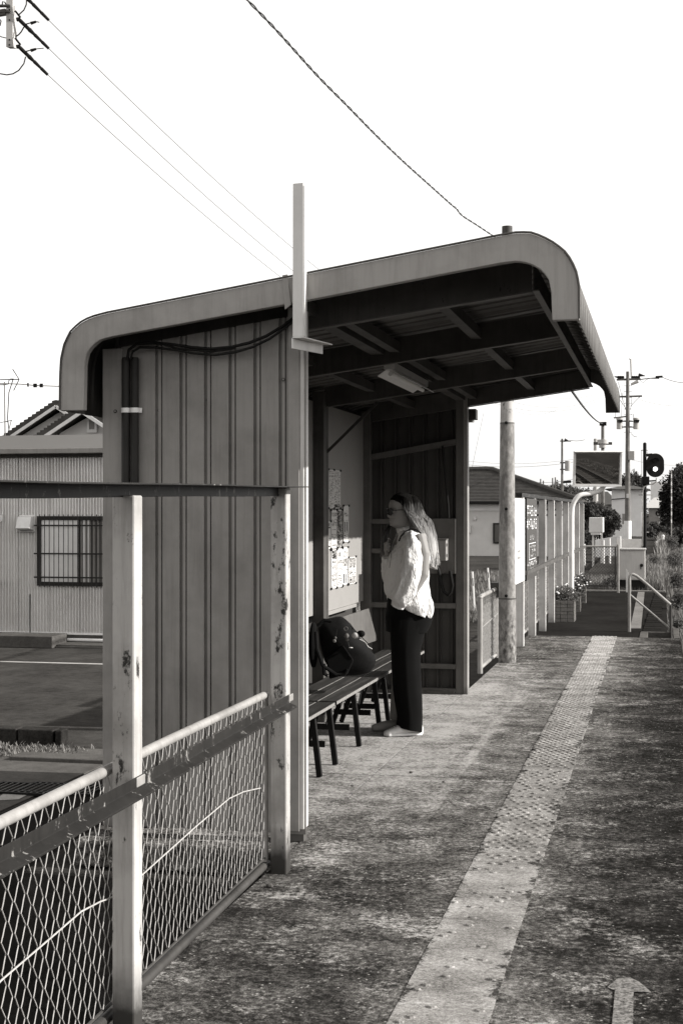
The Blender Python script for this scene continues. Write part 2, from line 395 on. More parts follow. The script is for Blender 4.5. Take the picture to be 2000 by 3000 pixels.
# the ground: one sheet to the horizon, a rise beyond the platform end
def gz(x, y):
    if x < -3 or y < 24: return GZ-.05
    t = min(1, max(0, (y-29.8)/18)); s = min(1, max(0, (x+3)/1.0))*min(1, max(0, (.55-x)/.5))
    h = (-.14)*(1-t)+(-.02)*t
    if y < 29.8: h = -.85+(.45)*max(0, (y-24)/5.8)
    return GZ-.05 + (h-(GZ-.05))*s
b = MB()
xs = [-900, -300, -100, -40, -20, -10, -5, -3, -2.7, -2.4, -2, -1.5, -1, -.5, 0, .1, .3, .55, 1, 1.5, 2, 3, 5, 8, 20, 60, 200, 900]
ys = [-300, -50, -10, 0, 10, 20, 24, 26, 28, 29.8, 32, 35, 38, 42, 46, 50, 60, 80, 120, 200, 500, 2500]
for y in ys:
    for x in xs: b.v.append((x, y, gz(x, y)+ (.03*noise.noise(Vector((x*.5, y*.5, 0))) if abs(x) < 20 and y < 100 and x > 0 else 0)))
n = len(xs)
for j in range(len(ys)-1):
    for i in range(n-1): b.f.append((j*n+i, j*n+i+1, (j+1)*n+i+1, (j+1)*n+i)); b.mi.append(0)
struct('ground', b, 'earth', fix=False)
b = MB(); b.box(-40, -1.68, -6, 48, GZ-.04, GZ); struct('car_park', b, 'asphalt')
b = MB(); b.box(-6.3, -5.05, 2, 13.15, GZ, GZ+.012); struct('concrete_apron', b, 'concrete')
b = MB(); p0, p1 = G(-40, 1949, GZ), G(330, 1947, GZ); b.box(p0.x-3, p1.x+1, p1.y-.06, p1.y+.06, GZ, GZ+.004); struct('parking_line', b, 'linepaint')
b = MB(); b.box(-16, -6, 22.85, 23.5, GZ, GZ+.03); struct('drain_strip', b, 'concrete')
# track bed with rails and sleepers beside the platform
b = MB(); b.add([(.33, -30, -.95), (.33, 140, -.95), (3.6, 140, -.95), (4.6, 140, -1.3), (4.6, -30, -1.3), (3.6, -30, -.95)], [(0,5,2,1)[::-1], (5,4,3,2)[::-1]]); b.v = [(x, y, z+.14) if z > -1 else (x, y, z) for x, y, z in b.v]
struct('ballast', b, 'ballast')
tr = thing('railway_track', 'steel railway track in the ballast beside the platform', 'railway track', (1.65, 0, -.80))
for sx in (-.533, .533):
    r_ = MB(); pf = [(-.035, .14), (.035, .14), (.035, .10), (.009, .085), (.009, .02), (.06, .005), (.06, -.005), (-.06, -.005), (-.06, .005), (-.009, .02), (-.009, .085), (-.035, .10)]
    r_.prism([(x+sx, z+.02) for x, z in pf], -30, 140); r_.build('rail', 'rail_steel', tr)
sl = MB(); sl.box(-1.0, 1.0, -.11, .11, -.08, .012); sme = sl.mesh('sleeper', 'concrete')
for i in range(60):
    o = bpy.data.objects.new('sleeper', sme); COL.objects.link(o); o.parent = tr; o.location = (0, -12+i*.62, 0)

# ============================================================ SHELTER
SH = thing('platform_shelter', 'grey sheet metal waiting shelter with a curved roof on the platform', 'shelter', (-1.62, 6.47, 0))
def sp(mb, name, mats, **kw): return world_part(mb, name, mats, SH, **kw)
def rtop(x):  # underside line of the roof above the walls
    return 2.425+.148*(x+2.6)
YN, YF = 6.47, 12.05
MW = 'wall'
def wall_panels(y, out, ins=False):
    """face sheets between raised seams, each its own panel"""
    xs = [-2.553, -2.362, -2.239, -2.116, -1.994, -1.871, -1.747, -1.633]
    for i in range(len(xs)-1):
        x0, x1 = xs[i]+.019*(i > 0), xs[i+1]-.019*(i < len(xs)-2); m = MB()
        dt = .085 if out < 0 else 0; zs0, zs1 = rtop(x0)-dt, rtop(x1)-dt; t = .012*out
        vs = [(x0, y, .035), (x1, y, .035), (x1, y, zs1), (x0, y, zs0), (x0, y+.004, .035), (x1, y+.004, .035), (x1, y+.004, zs1), (x0, y+.004, zs0)]
        m.add(vs, [(0,1,2,3), (7,6,5,4), (0,4,5,1), (1,5,6,2), (2,6,7,3), (3,7,4,0)]); sp(m, 'wall_panel', MW)
        if 0 < i:
            c = xs[i]; m = MB(); d = .016*out
            d *= 1.35; prof = [(c-.0190, y), (c-.0185, y-d), (c-.0055, y-d), (c-.0030, y-d*.18), (c+.0110, y-d*.16), (c+.0125, y-d*.8), (c+.0180, y-d*.8), (c+.0190, y)]
            za, zb = .035, rtop(c)-dt
            n_ = len(prof); m.add([(px_, py_, za) for px_, py_ in prof]+[(px_, py_, zb) for px_, py_ in prof], [(k, k+1, k+1+n_, k+n_) for k in range(n_-1)])
            sp(m, 'seam', MW)
wall_panels(YN, -1)           # recessed grooves between the sheets
MW = 'wallin'; wall_panels(YF+.02, 1)
scr = MB(); scr.tube([(0, .0, 0), (0, -.004, 0)], .0085, 10); scr.tube([(0, -.004, 0), (0, -.007, 0)], .0045, 6, mi=1); scm = scr.mesh('screw', ['screw', 'trim'])
def screw(x, y, z):
    o = bpy.data.objects.new('screw', scm); COL.objects.link(o); o.parent = SH; o.location = Vector((x, y, z))-SH.location
for px, py in [(465, 1202), (608, 1171), (756, 1137), (831, 1112), (465, 1564), (610, 1562), (755, 1563), (467, 2003), (611, 2005), (756, 2009), (468, 2322), (611, 2323), (756, 2324)]:
    p = PY(px, py, YN-.0); screw(p.x, YN+.010 if px != 831 else YN-.005, p.z)
p = PY(341, 1205, YN); screw(p.x, YN-.012, p.z)
p = PY(912, 873, 6.25); screw(p.x, 6.25, p.z); p = PY(1053, 846, 6.25); screw(p.x, 6.25, p.z)
# corner trims
m = MB(); m.box(-2.645, -2.545, YN-.012, YN+.06, .03, rtop(-2.6)-.085); sp(m, 'corner_trim', 'trim', bevel=.003)
m = MB(); m.box(-1.738+.02, -1.662, YN-.014, YN+.03, .05, rtop(-1.68)-.05); sp(m, 'corner_trim', 'trim', bevel=.003)
m = MB(); m.box(-1.662, -1.641, YN-.008, YN+.08, .06, 2.56); sp(m, 'corner_post', 'post', bevel=.004)
m = MB(); m.box(-1.72, -1.646, YN+.005, YN+.07, .0, .06); sp(m, 'post_foot', 'beam')
m = MB(); m.box(-1.72, -1.656, YF-.04, YF+.016, .0, 2.56); sp(m, 'corner_post', 'inner', bevel=.003); m = MB(); m.box(-1.655, -1.618, YF-.045, YF+.05, .0, 2.58); sp(m, 'post_cover', 'trim', bevel=.003)
m = MB(); m.box(-2.545, -2.455, YF-.06, YF+.015, .0, 2.42); sp(m, 'inner_post', 'inner', bevel=.003)
m = MB(); m.box(-2.53, -2.44, 10.20, 10.33, .0, 2.44); sp(m, 'inner_post', 'beam', bevel=.003)
m = MB(); m.box(-2.455, -2.435, 10.31, 10.335, .0, 2.44); sp(m, 'post_edge', 'inner')
for y0 in (8.35, 6.60):
    m = MB(); m.box(-2.53, -2.44, y0, y0+.1, .0, 2.44); sp(m, 'inner_post', 'beam', bevel=.003)
m = MB(); m.add([(-2.6, YN+.09, 2.30), (-1.66, YN+.09, 2.43), (-1.66, YN+.09, 2.60), (-2.6, YN+.09, 2.46), (-2.6, YN+.10, 2.30), (-1.66, YN+.10, 2.43), (-1.66, YN+.10, 2.60), (-2.6, YN+.10, 2.46)], [(0,1,2,3), (7,6,5,4), (0,4,5,1), (1,5,6,2), (2,6,7,3), (3,7,4,0)]); sp(m, 'shade_filler', 'beam')  # added dark filler, stands in for the shade between wall top and fascia
# back wall of corrugated sheets
def corr(x, y0, y1, z0, z1, pitch, amp, name, mat, parent_fn, sharp=False):
    n = max(2, int((y1-y0)/pitch*(4 if not sharp else 4))); m = MB(); ra, rb = [], []
    for i in range(n+1):
        y = y0+(y1-y0)*i/n; a = amp*math.sin(2*math.pi*(y-y0)/pitch)
        if sharp: a = amp*(1 if i % 4 in (0, 1) else -1)
        m.v += [(x+a, y, z0), (x+a, y, z1)]
        if i: k = 2*i; m.f.append((k-2, k, k+1, k-1)); m.mi.append(0)
    return parent_fn(m, name, mat, smooth=not sharp)
for i in range(6):
    y0 = 6.52+i*.92; corr(-2.60, y0, min(12.04, y0+.918), .045 if i != 3 else .06, 2.42, .076, .009, 'back_sheet', 'wallin', sp)
for z0 in (.60, .22):
    m = MB(); m.box(-2.585, -2.54, 6.55, 12.0, z0, z0+.05); sp(m, 'wall_rail', 'inner')
# the pale board on the back wall
m = MB(); m.box(-2.535, -2.520, 10.34, 12.0, .785, 2.37); sp(m, 'notice_board', 'board')
m = MB(); m.box(-2.537, -2.505, 10.34, 11.65, .755, .784); sp(m, 'board_ledge', 'board', bevel=.002)
m = MB(); m.box(-2.535, -2.520, 8.46, 10.19, .785, 2.37); sp(m, 'notice_board', 'board')
# rails on the far wall
def hz(py): return EYE+(1500-py)/F*(12.0/.995)
def far_rail(pya, pyb, y=YF-.012, z2=None):
    za, zb = hz(pya), hz(pyb); m = MB()
    if z2 is None: m.box(-2.455, -1.722, y-.03, y+.028, zb, za)
    else:
        d = za-zb; m.add([(-2.455, y-.03, zb-z2), (-1.722, y-.03, zb), (-1.722, y-.03, za), (-2.455, y-.03, za-z2), (-2.455, y+.028, zb-z2), (-1.722, y+.028, zb), (-1.722, y+.028, za), (-2.455, y+.028, za-z2)], [(0,1,2,3), (7,6,5,4), (0,4,5,1), (1,5,6,2), (2,6,7,3), (3,7,4,0)])
    sp(m, 'wall_rail', 'inner')
far_rail(1285, 1302, z2=.125); far_rail(1521, 1535); far_rail(1609, 1623); far_rail(1769, 1784); far_rail(1948, 1962); far_rail(2020, 2031)
m = MB(); m.box(-2.44, -1.73, YF-.06, YF+.03, .0, .028); sp(m, 'sill', 'concrete')
# wooden mounting board, meter box and cable on the far wall
q0, q1 = PY(1255, 1520, YF-.06), PY(1334, 1681, YF-.06)
m = MB(); m.box(q0.x, q1.x, YF-.066, YF-.044, q1.z, q0.z); sp(m, 'mounting_board', 'inner', bevel=.002)
# roof: sheet following the measured profile, with trapezoid corrugation along its length
OUT = [(-2.769, 2.027), (-2.767, 2.187), (-2.762, 2.27), (-2.746, 2.336), (-2.717, 2.393), (-2.672, 2.434), (-2.618, 2.46), (-2.54, 2.478), (-1.666, 2.613), (-.70, 2.762), (-0.62, 2.772), (-0.564, 2.768), (-0.516, 2.75), (-0.464, 2.719), (-0.421, 2.685), (-0.388, 2.64), (-0.364, 2.582), (-0.355, 2.524), (-0.354, 2.385)]
INN = [(-2.650, 2.027), (-2.646, 2.251), (-2.632, 2.3), (-2.606, 2.332), (-2.567, 2.357), (-2.514, 2.369), (-1.658, 2.495), (-0.688, 2.645), (-0.621, 2.65), (-0.564, 2.636), (-0.516, 2.606), (-0.487, 2.567), (-0.475, 2.51), (-0.471, 2.385)]
YA, YB = 6.27, 12.16
def gable(y0, y1):
    m = MB(); poly = OUT+INN[::-1]; n = len(poly)
    # strip of quads between the outlines, resampled to the same count
    def resample(pl, k):
        L = [0]
        for a, c in zip(pl, pl[1:]): L.append(L[-1]+math.dist(a, c))
        r_ = []
        for i in range(k):
            t = L[-1]*i/(k-1); j = max(j_ for j_ in range(len(L)) if L[j_] <= t+1e-9); j = min(j, len(pl)-2)
            f = (t-L[j])/(L[j+1]-L[j]); r_.append((pl[j][0]+(pl[j+1][0]-pl[j][0])*f, pl[j][1]+(pl[j+1][1]-pl[j][1])*f))
        return r_
    a, c = resample(OUT, 90), resample(INN, 90)
    for i in range(90): m.v += [(a[i][0], y0, a[i][1]), (c[i][0], y0, c[i][1]), (c[i][0], y1, c[i][1]), (a[i][0], y1, a[i][1])]
    for i in range(89):
        k = i*4
        for q in range(4): m.f.append((k+q, k+4+q, k+4+(q+1) % 4, k+(q+1) % 4)); m.mi.append(0)
    m.f += [(3,2,1,0), (89*4, 89*4+1, 89*4+2, 89*4+3)]; m.mi += [0, 0]
    return m, a
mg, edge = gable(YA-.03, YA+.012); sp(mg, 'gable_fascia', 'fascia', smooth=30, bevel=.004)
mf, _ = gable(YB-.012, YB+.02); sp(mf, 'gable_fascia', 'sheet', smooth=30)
m = MB(); m.tube([(x, YA-.034, z+.004) for x, z in edge], .0055, 6); sp(m, 'edge_strip', 'beam', smooth=True)
m = MB(); x0 = -1.672; m.add([(x0, YA-.037, 2.47), (x0+.028, YA-.037, 2.49), (x0+.012, YA-.037, 2.628), (x0-.012, YA-.037, 2.625), (x0, YA-.028, 2.47), (x0+.028, YA-.028, 2.49), (x0+.012, YA-.028, 2.628), (x0-.012, YA-.028, 2.625)], [(0,1,2,3), (7,6,5,4), (0,4,5,1), (1,5,6,2), (2,6,7,3), (3,7,4,0)]); sp(m, 'fascia_joint', 'fascia')
# corrugated sheet
prof = OUT; pn = []
for i, p_ in enumerate(prof):
    a = prof[max(0, i-1)]; c = prof[min(len(prof)-1, i+1)]; dx, dz = c[0]-a[0], c[1]-a[1]; l = math.hypot(dx, dz); pn.append((-dz/l, dx/l))
def roof_sheet(y0, y1, first):
    m = MB(); pitch = .165; pts = []; y = y0
    cyc = [(0, 0), (.070, 0), (.077, 1), (.158, 1)]
    k = 0
    while y < y1-1e-6:
        for d, h in cyc:
            if y+d <= y1+.001: pts.append((y+d, h))
        y += pitch; k += 1
    pts.append((y1, 0)); w_ = len(prof)
    for yy, h in pts:
        for (x, z), (nx, nz) in zip(prof, pn):
            o_ = -.012+(.009 if h else 0); m.v.append((x+nx*o_, yy, z+nz*o_))
    for j in range(len(pts)-1):
        for i in range(w_-1): m.f.append((j*w_+i, j*w_+i+1, (j+1)*w_+i+1, (j+1)*w_+i)); m.mi.append(0)
    o = sp(m, 'roof_sheet', 'sheet', smooth=30, fix=False); md = o.modifiers.new('thick', 'SOLIDIFY'); md.thickness = .0015; return o
yy = YA+.014
while yy < YB-.1: roof_sheet(yy, min(YB-.013, yy+.66), 0); yy += .66
# curved valance ribs at the eave edge
# beams across, purlins along
def zbot(x): return 2.588+.137*(x+.6)
for y in (6.70, 8.42, 10.28, 12.02):
    m = MB()
    def cross(x0, x1, ya, yb, dz0, dz1):
        m.add([(x0, ya, zbot(x0)+dz0), (x1, ya, zbot(x1)+dz0), (x1, ya, zbot(x1)+dz1), (x0, ya, zbot(x0)+dz1), (x0, yb, zbot(x0)+dz0), (x1, yb, zbot(x1)+dz0), (x1, yb, zbot(x1)+dz1), (x0, yb, zbot(x0)+dz1)], [(0,1,2,3), (7,6,5,4), (0,4,5,1), (1,5,6,2), (2,6,7,3), (3,7,4,0)])
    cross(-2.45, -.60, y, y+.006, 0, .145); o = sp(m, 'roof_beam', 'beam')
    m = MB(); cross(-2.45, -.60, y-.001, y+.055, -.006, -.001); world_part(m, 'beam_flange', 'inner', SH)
for x in (-1.08, -1.57, -2.10):
    for y0, y1 in ((6.77, 8.40), (8.49, 10.26), (10.35, 12.0)):
        m = MB(); m.box(x-.03, x+.03, y0, y1, zbot(x)+.055, zbot(x)+.115); sp(m, 'purlin', 'beam')
m = MB(); m.box(-.595, -.589, 6.71, 12.0, 2.595, 2.725); sp(m, 'eave_beam', 'beam')
m = MB(); m.box(-.60, -.568, 6.71, 12.0, 2.589, 2.594); sp(m, 'eave_flange', 'inner')
m = MB(); m.box(-1.72, -1.64, YN+.02, YF, 2.50, 2.56); sp(m, 'wall_plate', 'beam')
for y in (6.6, 10.31):   # diagonal knee brace inside
    m = MB(); m.bar((-2.46, y, 1.98), (-2.06, y, 2.36), .012, .02); sp(m, 'knee_brace', 'wallin')
m = MB(); m.box(-2.40, -.58, YB-.035, YB-.028, 2.44, 2.52); o = sp(m, 'far_valance', 'beam'); 
me = o.data
for v in me.vertices: v.co.z += .137*(v.co.x+1.62-(-.6))+.05
# conduits on the near wall
for px0, px1 in ((357, 380), (384, 406)):
    a, c = PY(px0, 1050, YN-.03), PY(px1, 1050, YN-.03); x = (a.x+c.x)/2; r_ = (c.x-a.x)/2
    m = MB(); m.tube([(x, YN-.03, -.4), (x, YN-.03, PY(370, 1047, YN-.03).z-.01), (x, YN-.03, PY(370, 1047, YN-.03).z)], [r_, r_, r_*.85], 16); sp(m, 'conduit', 'conduit', smooth=True)
    za, zb = PY(370, 1194, YN-.05).z, PY(370, 1208, YN-.05).z
    m = MB(); m.tube([(x, YN-.03, zb), (x, YN-.03, za)], r_+.003, 16); m.box(x+r_-.002, x+r_+.012, YN-.022, YN-.014, zb, za); sp(m, 'pipe_strap', 'white', smooth=True)
# sagging cables under the gable
for k, (za, dz) in enumerate(((0, .0), (.012, .018))):
    pts = []
    src = [(372, 1050), (378, 1020), (400, 1003), (450, 1000), (510, 1005), (560, 1013), (620, 1018), (680, 1012), (730, 1000), (780, 980), (830, 950), (862, 925)]
    for i, (px, py) in enumerate(src):
        t = i/(len(src)-1); pts.append(PY(px+k*10, py+(4 if k == 0 else 4+18*math.sin(math.pi*min(1, t*1.05))), YN-.045-.012*k))
    m = MB(); m.tube(pts, .0075 if k == 0 else .006, 8); sp(m, 'hanging_cable', 'dark', smooth=True)
m = MB(); m.tube([PY(450, 1000, YN-.05), PY(520, 1021, YN-.06), PY(620, 1030, YN-.06), PY(690, 1020, YN-.06)], .005, 8); sp(m, 'hanging_cable', 'dark', smooth=True)
# bracket on the gable corner: a tall flat plate with a folded foot
pl = thing('sign_bracket', 'tall pale steel bracket plate rising above the shelter gable', 'bracket', (-1.615, 6.20, 2.3))
yb = 6.19; a, c = PY(857, 537, yb), PY(889, 985, yb)
m = MB(); m.add([(a.x, yb, c.z), (c.x-.002, yb, c.z-.004), (a.x+.049, yb, a.z+.002), (a.x+.001, yb, a.z), (a.x, yb+.005, c.z), (c.x-.002, yb+.005, c.z-.004), (a.x+.049, yb+.005, a.z+.002), (a.x+.001, yb+.005, a.z)], [(0,1,2,3), (7,6,5,4), (0,4,5,1), (1,5,6,2), (2,6,7,3), (3,7,4,0)])
m.box(c.x-.001, c.x+.004, yb+.001, yb+.045, c.z, a.z-.01)
world_part(m, 'plate', 'plank', pl, bevel=.0012)
m = MB(); z0 = c.z
m.add([(a.x-.001, yb, z0-.006), (c.x, yb, z0-.006), (c.x+.075, yb+.25, z0-.012), (a.x+.05, yb+.25, z0-.012), (a.x-.001, yb, z0-.001), (c.x, yb, z0-.001), (c.x+.075, yb+.25, z0-.007), (a.x+.05, yb+.25, z0-.007)], [(0,3,2,1), (4,5,6,7), (0,1,5,4), (1,2,6,5), (2,3,7,6), (3,0,4,7)])
world_part(m, 'flange', 'plank', pl)
m = MB(); m.add([(a.x-.001, yb+.001, z0-.007), (c.x+.034, yb+.23, z0-.013), (c.x+.034, yb+.23, z0-.055), (a.x-.001, yb+.001, z0-.052), (a.x-.006, yb+.003, z0-.007), (c.x+.029, yb+.232, z0-.013), (c.x+.029, yb+.232, z0-.055), (a.x-.006, yb+.003, z0-.052)], [(0,1,2,3), (7,6,5,4), (0,4,5,1), (1,5,6,2), (2,6,7,3), (3,7,4,0)])
world_part(m, 'web', 'plank', pl)
# fluorescent fitting on the ceiling
fl = thing('ceiling_light', 'unlit white fluorescent fitting with angled reflector under the shelter roof', 'ceiling light', (-1.35, 9.4, 2.40))
ya, yb_ = 8.80, 10.1; cx = PY(1140, 1100, 8.8).x
zc = PY(1140, 1085, 8.8).z
for sx in (-1, 1):
    m = MB(); m.add([(cx+sx*.018, ya, zc+.005), (cx+sx*.075, ya, zc-.035), (cx+sx*.075, yb_, zc-.035), (cx+sx*.018, yb_, zc+.005), (cx+sx*.018, ya, zc+.008), (cx+sx*.076, ya, zc-.031), (cx+sx*.076, yb_, zc-.031), (cx+sx*.018, yb_, zc+.008)], [(0,1,2,3), (7,6,5,4), (0,4,5,1), (1,5,6,2), (2,6,7,3), (3,7,4,0)])
    world_part(m, 'reflector', 'white', fl)
m = MB(); m.box(cx-.035, cx+.035, ya, yb_, zc+.009, zc+.05); world_part(m, 'housing', 'white', fl)
m = MB(); m.tube([(cx, ya+.03, zc-.018), (cx, yb_-.03, zc-.018)], .014, 10); world_part(m, 'lamp_tube', 'white', fl, smooth=True)
# small lamp on the far outside corner
fl = thing('corner_lamp', 'small dark lamp box on a bracket at the far shelter post', 'lamp', (-1.56, 12.1, 2.4))
a, c = PY(1370, 1198, 12.12), PY(1394, 1228, 12.12)
m = MB(); m.box(a.x, c.x, 12.1, 12.25, c.z, a.z); m.v = [(x, y, z) for x, y, z in m.v]; world_part(m, 'lamp_box', 'beam', fl, bevel=.004)
m = MB(); m.box(a.x-.02, c.x-.03, 12.1, 12.24, c.z-.02, c.z-.004); world_part(m, 'bracket', 'board', fl)
# meter box and its cable
el = thing('switch_box', 'grey metal switch box on the wooden board inside the shelter', 'switch box', tuple(PY(1294, 1612, YF-.2)))
a, c = PY(1266, 1583, YF-.19), PY(1300, 1643, YF-.19)
m = MB(); m.box(a.x, a.x+.115, YF-.19, YF-.068, c.z, a.z); world_part(m, 'box', 'trim', el, bevel=.003)
m = MB(); m.box(a.x-.004, a.x+.12, YF-.197, YF-.066, a.z+.001, a.z+.012); world_part(m, 'lid', 'inner', el, bevel=.002)
for dz in (.12, .03):
    m = MB(); m.box(a.x+.116, a.x+.121, YF-.17, YF-.15, c.z+dz, c.z+dz+.025); world_part(m, 'hinge', 'dark', el)
cb = [(1275, 1650), (1283, 1668), (1289, 1690), (1292, 1712), (1300, 1735), (1312, 1745), (1321, 1735), (1325, 1715), (1321, 1690), (1318, 1672)]
m = MB(); m.tube([PY(px, py, YF-.09) for px, py in cb], .013, 8); tag(m.build('looped_cable', 'dark', smooth=True), 'thick black cable hanging in a loop below the switch box', 'cable')
m = MB(); m.tube([PY(px, py, YF-.08) for px, py in [(1296, 1305), (1300, 1350), (1306, 1420), (1312, 1480), (1314, 1518)]], .010, 8); tag(m.build('wall_cable', 'dark', smooth=True), 'black cable running up the far shelter wall to the roof', 'cable')

# ---- posters on the board
def poster(px0, px1, py0, py1, label, style, seed, tilt=0.0):
    rnd = random.Random(seed)
    a, c = PX(px0, (py0+py1)/2, -2.512), PX(px1, (py0+py1)/2, -2.512); y0, y1 = a.y, c.y
    ym = (px0+px1)/2; zt, zb = PX(ym, py0, -2.512).z, PX(ym, py1, -2.512).z
    nx, nz = style.get('grid', (10, 22)); nx, nz = int(nx*1.5), int(nz*1.6); m = MB()
    blocks = []
    rows = style['rows']  # (frac_top, frac_bottom, kind)
    for j in range(nz):
        f = (j+.5)/nz; kind = 'w'
        for f0, f1, k in rows:
            if f0 <= f < f1: kind = k
        solidrun = rnd.random()
        for i in range(nx):
            edge_ = i == 0 or i == nx-1 or j == 0 or j == nz-1
            if edge_ and kind != 'B': mi = 0
            elif kind == 'w': mi = 0
            elif kind == 't': mi = 0 if j % 2 else (rnd.choice([2, 2, 1, 0, 3]))
            elif kind == 'c': mi = rnd.choice([0, 0, 0, 0, 2, 3, 3, 1])
            elif kind == 'k': mi = rnd.choice([1, 1, 2, 0]) if 2 <= i < nx-2 else 0
            elif kind == 'b' : mi = 1 if rnd.random() < .85 else 0
            elif kind == 'B': mi = rnd.choice([1, 1, 1, 1, 2, 3]) if not (abs(i-nx*.6) < 1.6 and rnd.random() < .5) else 3
            elif kind == 'g': mi = rnd.choice([2, 3, 3, 2, 1])
            elif kind == 'h': mi = 1 if (i in (2, 3, 6, 7)) else 0
            elif kind == 'd': mi = 1 if (i+j) % nx < nx*.5 and i < nx*.55 else (rnd.choice([0, 2, 0, 1]))
            ya_, yb2 = y0+(y1-y0)*i/nx, y0+(y1-y0)*(i+1)/nx; za_, zb_ = zt-(zt-zb)*j/nz, zt-(zt-zb)*(j+1)/nz
            cv = lambda y: .003*math.sin(3.14*(y-y0)/(y1-y0))+.0015*math.sin(y*40+seed)
            m.add([(-2.514+cv(ya_), ya_, zb_), (-2.514+cv(yb2), yb2, zb_), (-2.514+cv(yb2), yb2, za_), (-2.514+cv(ya_), ya_, za_)], [(0,1,2,3)], mi)
    p_ = thing('poster', label, 'poster', (-2.514, (y0+y1)/2, zb), 0, 'posters on the shelter notice board')
    world_part(m, 'sheet', ['paper', 'print1', 'print2', 'print3'], p_, fix=False)
    for yy in (y0, y1):
        for zz in (zt, zb):
            t = MB(); t.box(-2.5135, -2.509, yy-.018, yy+.018, zz-.008, zz+.008); world_part(t, 'tape', 'dark', p_)
s3 = lambda x0, x1, y0, y1: (930+x0/6.19, 930+x1/6.19, 1360+y0/6.19, 1360+y1/6.19)
poster(*s3(103, 205, 85, 795), 'topmost printed sheet with dark diagonal photographs at the near end of the board', {'rows': [(.1, .95, 'd')]}, 1)
poster(*s3(207, 302, 98, 798), 'large timetable sheet full of fine print, right of the diagonal photographs', {'grid': (12, 30), 'rows': [(.04, .1, 't'), (.14, .97, 'c')]}, 2)
poster(*s3(304, 420, 110, 800), 'closely printed schedule sheet with a dark block at its foot', {'grid': (12, 30), 'rows': [(.04, .2, 't'), (.2, .9, 'c'), (.9, .98, 'b')]}, 3)
poster(*s3(105, 245, 1037, 1540), 'poster with a dark boxed heading and three small figures, lowest beside the board edge', {'rows': [(.07, .16, 'k'), (.2, .26, 'b'), (.3, .62, 'h'), (.64, .84, 't'), (.89, .94, 'b')]}, 4)
poster(*s3(250, 356, 832, 1528), 'tall white poster with a grey title box and a sketched figure', {'grid': (10, 30), 'rows': [(.06, .16, 'g'), (.22, .42, 'c'), (.47, .55, 't'), (.6, .8, 't'), (.9, .93, 'k')]}, 5)
poster(*s3(359, 452, 828, 1508), 'mostly black poster with a pale swirl down its middle', {'grid': (8, 26), 'rows': [(.02, .77, 'B'), (.79, .99, 'B')]}, 6)
poster(*s3(476, 570, 752, 1414), 'narrow white poster farthest along the upper row with grey figures', {'grid': (8, 26), 'rows': [(.12, .3, 'c'), (.36, .5, 't'), (.45, .7, 'h'), (.7, .95, 'c')]}, 7)
poster(*s3(255, 354, 1548, 2250), 'sunlit poster with a black shield at its head and small print below', {'grid': (9, 28), 'rows': [(.02, .26, 'b'), (.3, .34, 'k'), (.38, .97, 'c')]}, 8)
poster(*s3(357, 455, 1532, 2228), 'bright white poster with short lines of text, between the black shield and the photographs', {'grid': (9, 28), 'rows': [(.1, .2, 'h'), (.3, .38, 'g'), (.5, .62, 't'), (.66, .94, 't')]}, 9)
poster(*s3(458, 556, 1510, 2185), 'white poster with rows of small standing figures, lower row beside the short poster', {'grid': (9, 28), 'rows': [(.08, .24, 'c'), (.3, .5, 'g'), (.56, .64, 't'), (.7, .95, 'h')]}, 10)
poster(*s3(566, 700, 1682, 2168), 'shortest poster with grey photographs, at the far end of the lower row', {'grid': (10, 20), 'rows': [(.04, .3, 'g'), (.3, .42, 'k'), (.45, .7, 'c'), (.72, .97, 'g')]}, 11)

# ---- tactile strip of dotted tiles, each tile a part
ts = thing('tactile_strip', 'pale strip of dotted tactile tiles running along the platform', 'tactile paving', (-.70, 0, 0))
def tile_mesh(keep, seed, flat=False):
    rnd = random.Random(seed); m = MB(); m.box(-.15, .15, -.15, .15, -.02, .0022)
    for i in range(6):
        for j in range(6):
            if rnd.random() > keep: continue
            x, y = -.1375+i*.05+(.025 if j % 2 else 0), -.125+j*.05; h = rnd.choice([.0058, .0052, .0042]); n = 8
            rr = [[(x+r_*math.cos(2*math.pi*k/n), y+r_*math.sin(2*math.pi*k/n), z) for k in range(n)] for r_, z in ((.0170, .0022), (.0125, .0022+h))]
            m.rings(rr, caps=True)
    return m.mesh('tile', 'tact')
tm = {'full': [tile_mesh(.97, s_) for s_ in range(3)], 'part': [tile_mesh(.62, s_) for s_ in range(10, 14)], 'worn': [tile_mesh(.16, s_) for s_ in range(20, 24)]}
for i in range(-8, 47):
    y = 4.02+i*.3004
    if y > 17.85: break
    k = 'worn' if y < 6.3 else 'part' if y < 8.6 else 'full'
    if k == 'full' and random.random() < .12: k = 'part'
    o = bpy.data.objects.new('tile', random.choice(tm[k])); COL.objects.link(o); o.parent = ts
    o.location = (-.665+ (y-4)*-.0033+.70, y, random.uniform(-.001, .0012)); o.rotation_euler = (0, 0, 0 if k == 'full' else random.choice([0, 2])*math.pi/2)
# painted arrow
A_ = [(-.178, 4.70), (-.146, 4.80), (-.107, 4.815), (-.078, 4.78), (-.036, 4.68), (-.093, 4.675), (-.086, 4.2), (-.150, 4.2), (-.152, 4.675)]
m = MB(); m.add([(x, y, .004) for x, y in A_], [tuple(range(len(A_)))]); struct('painted_arrow', m, 'arrow')
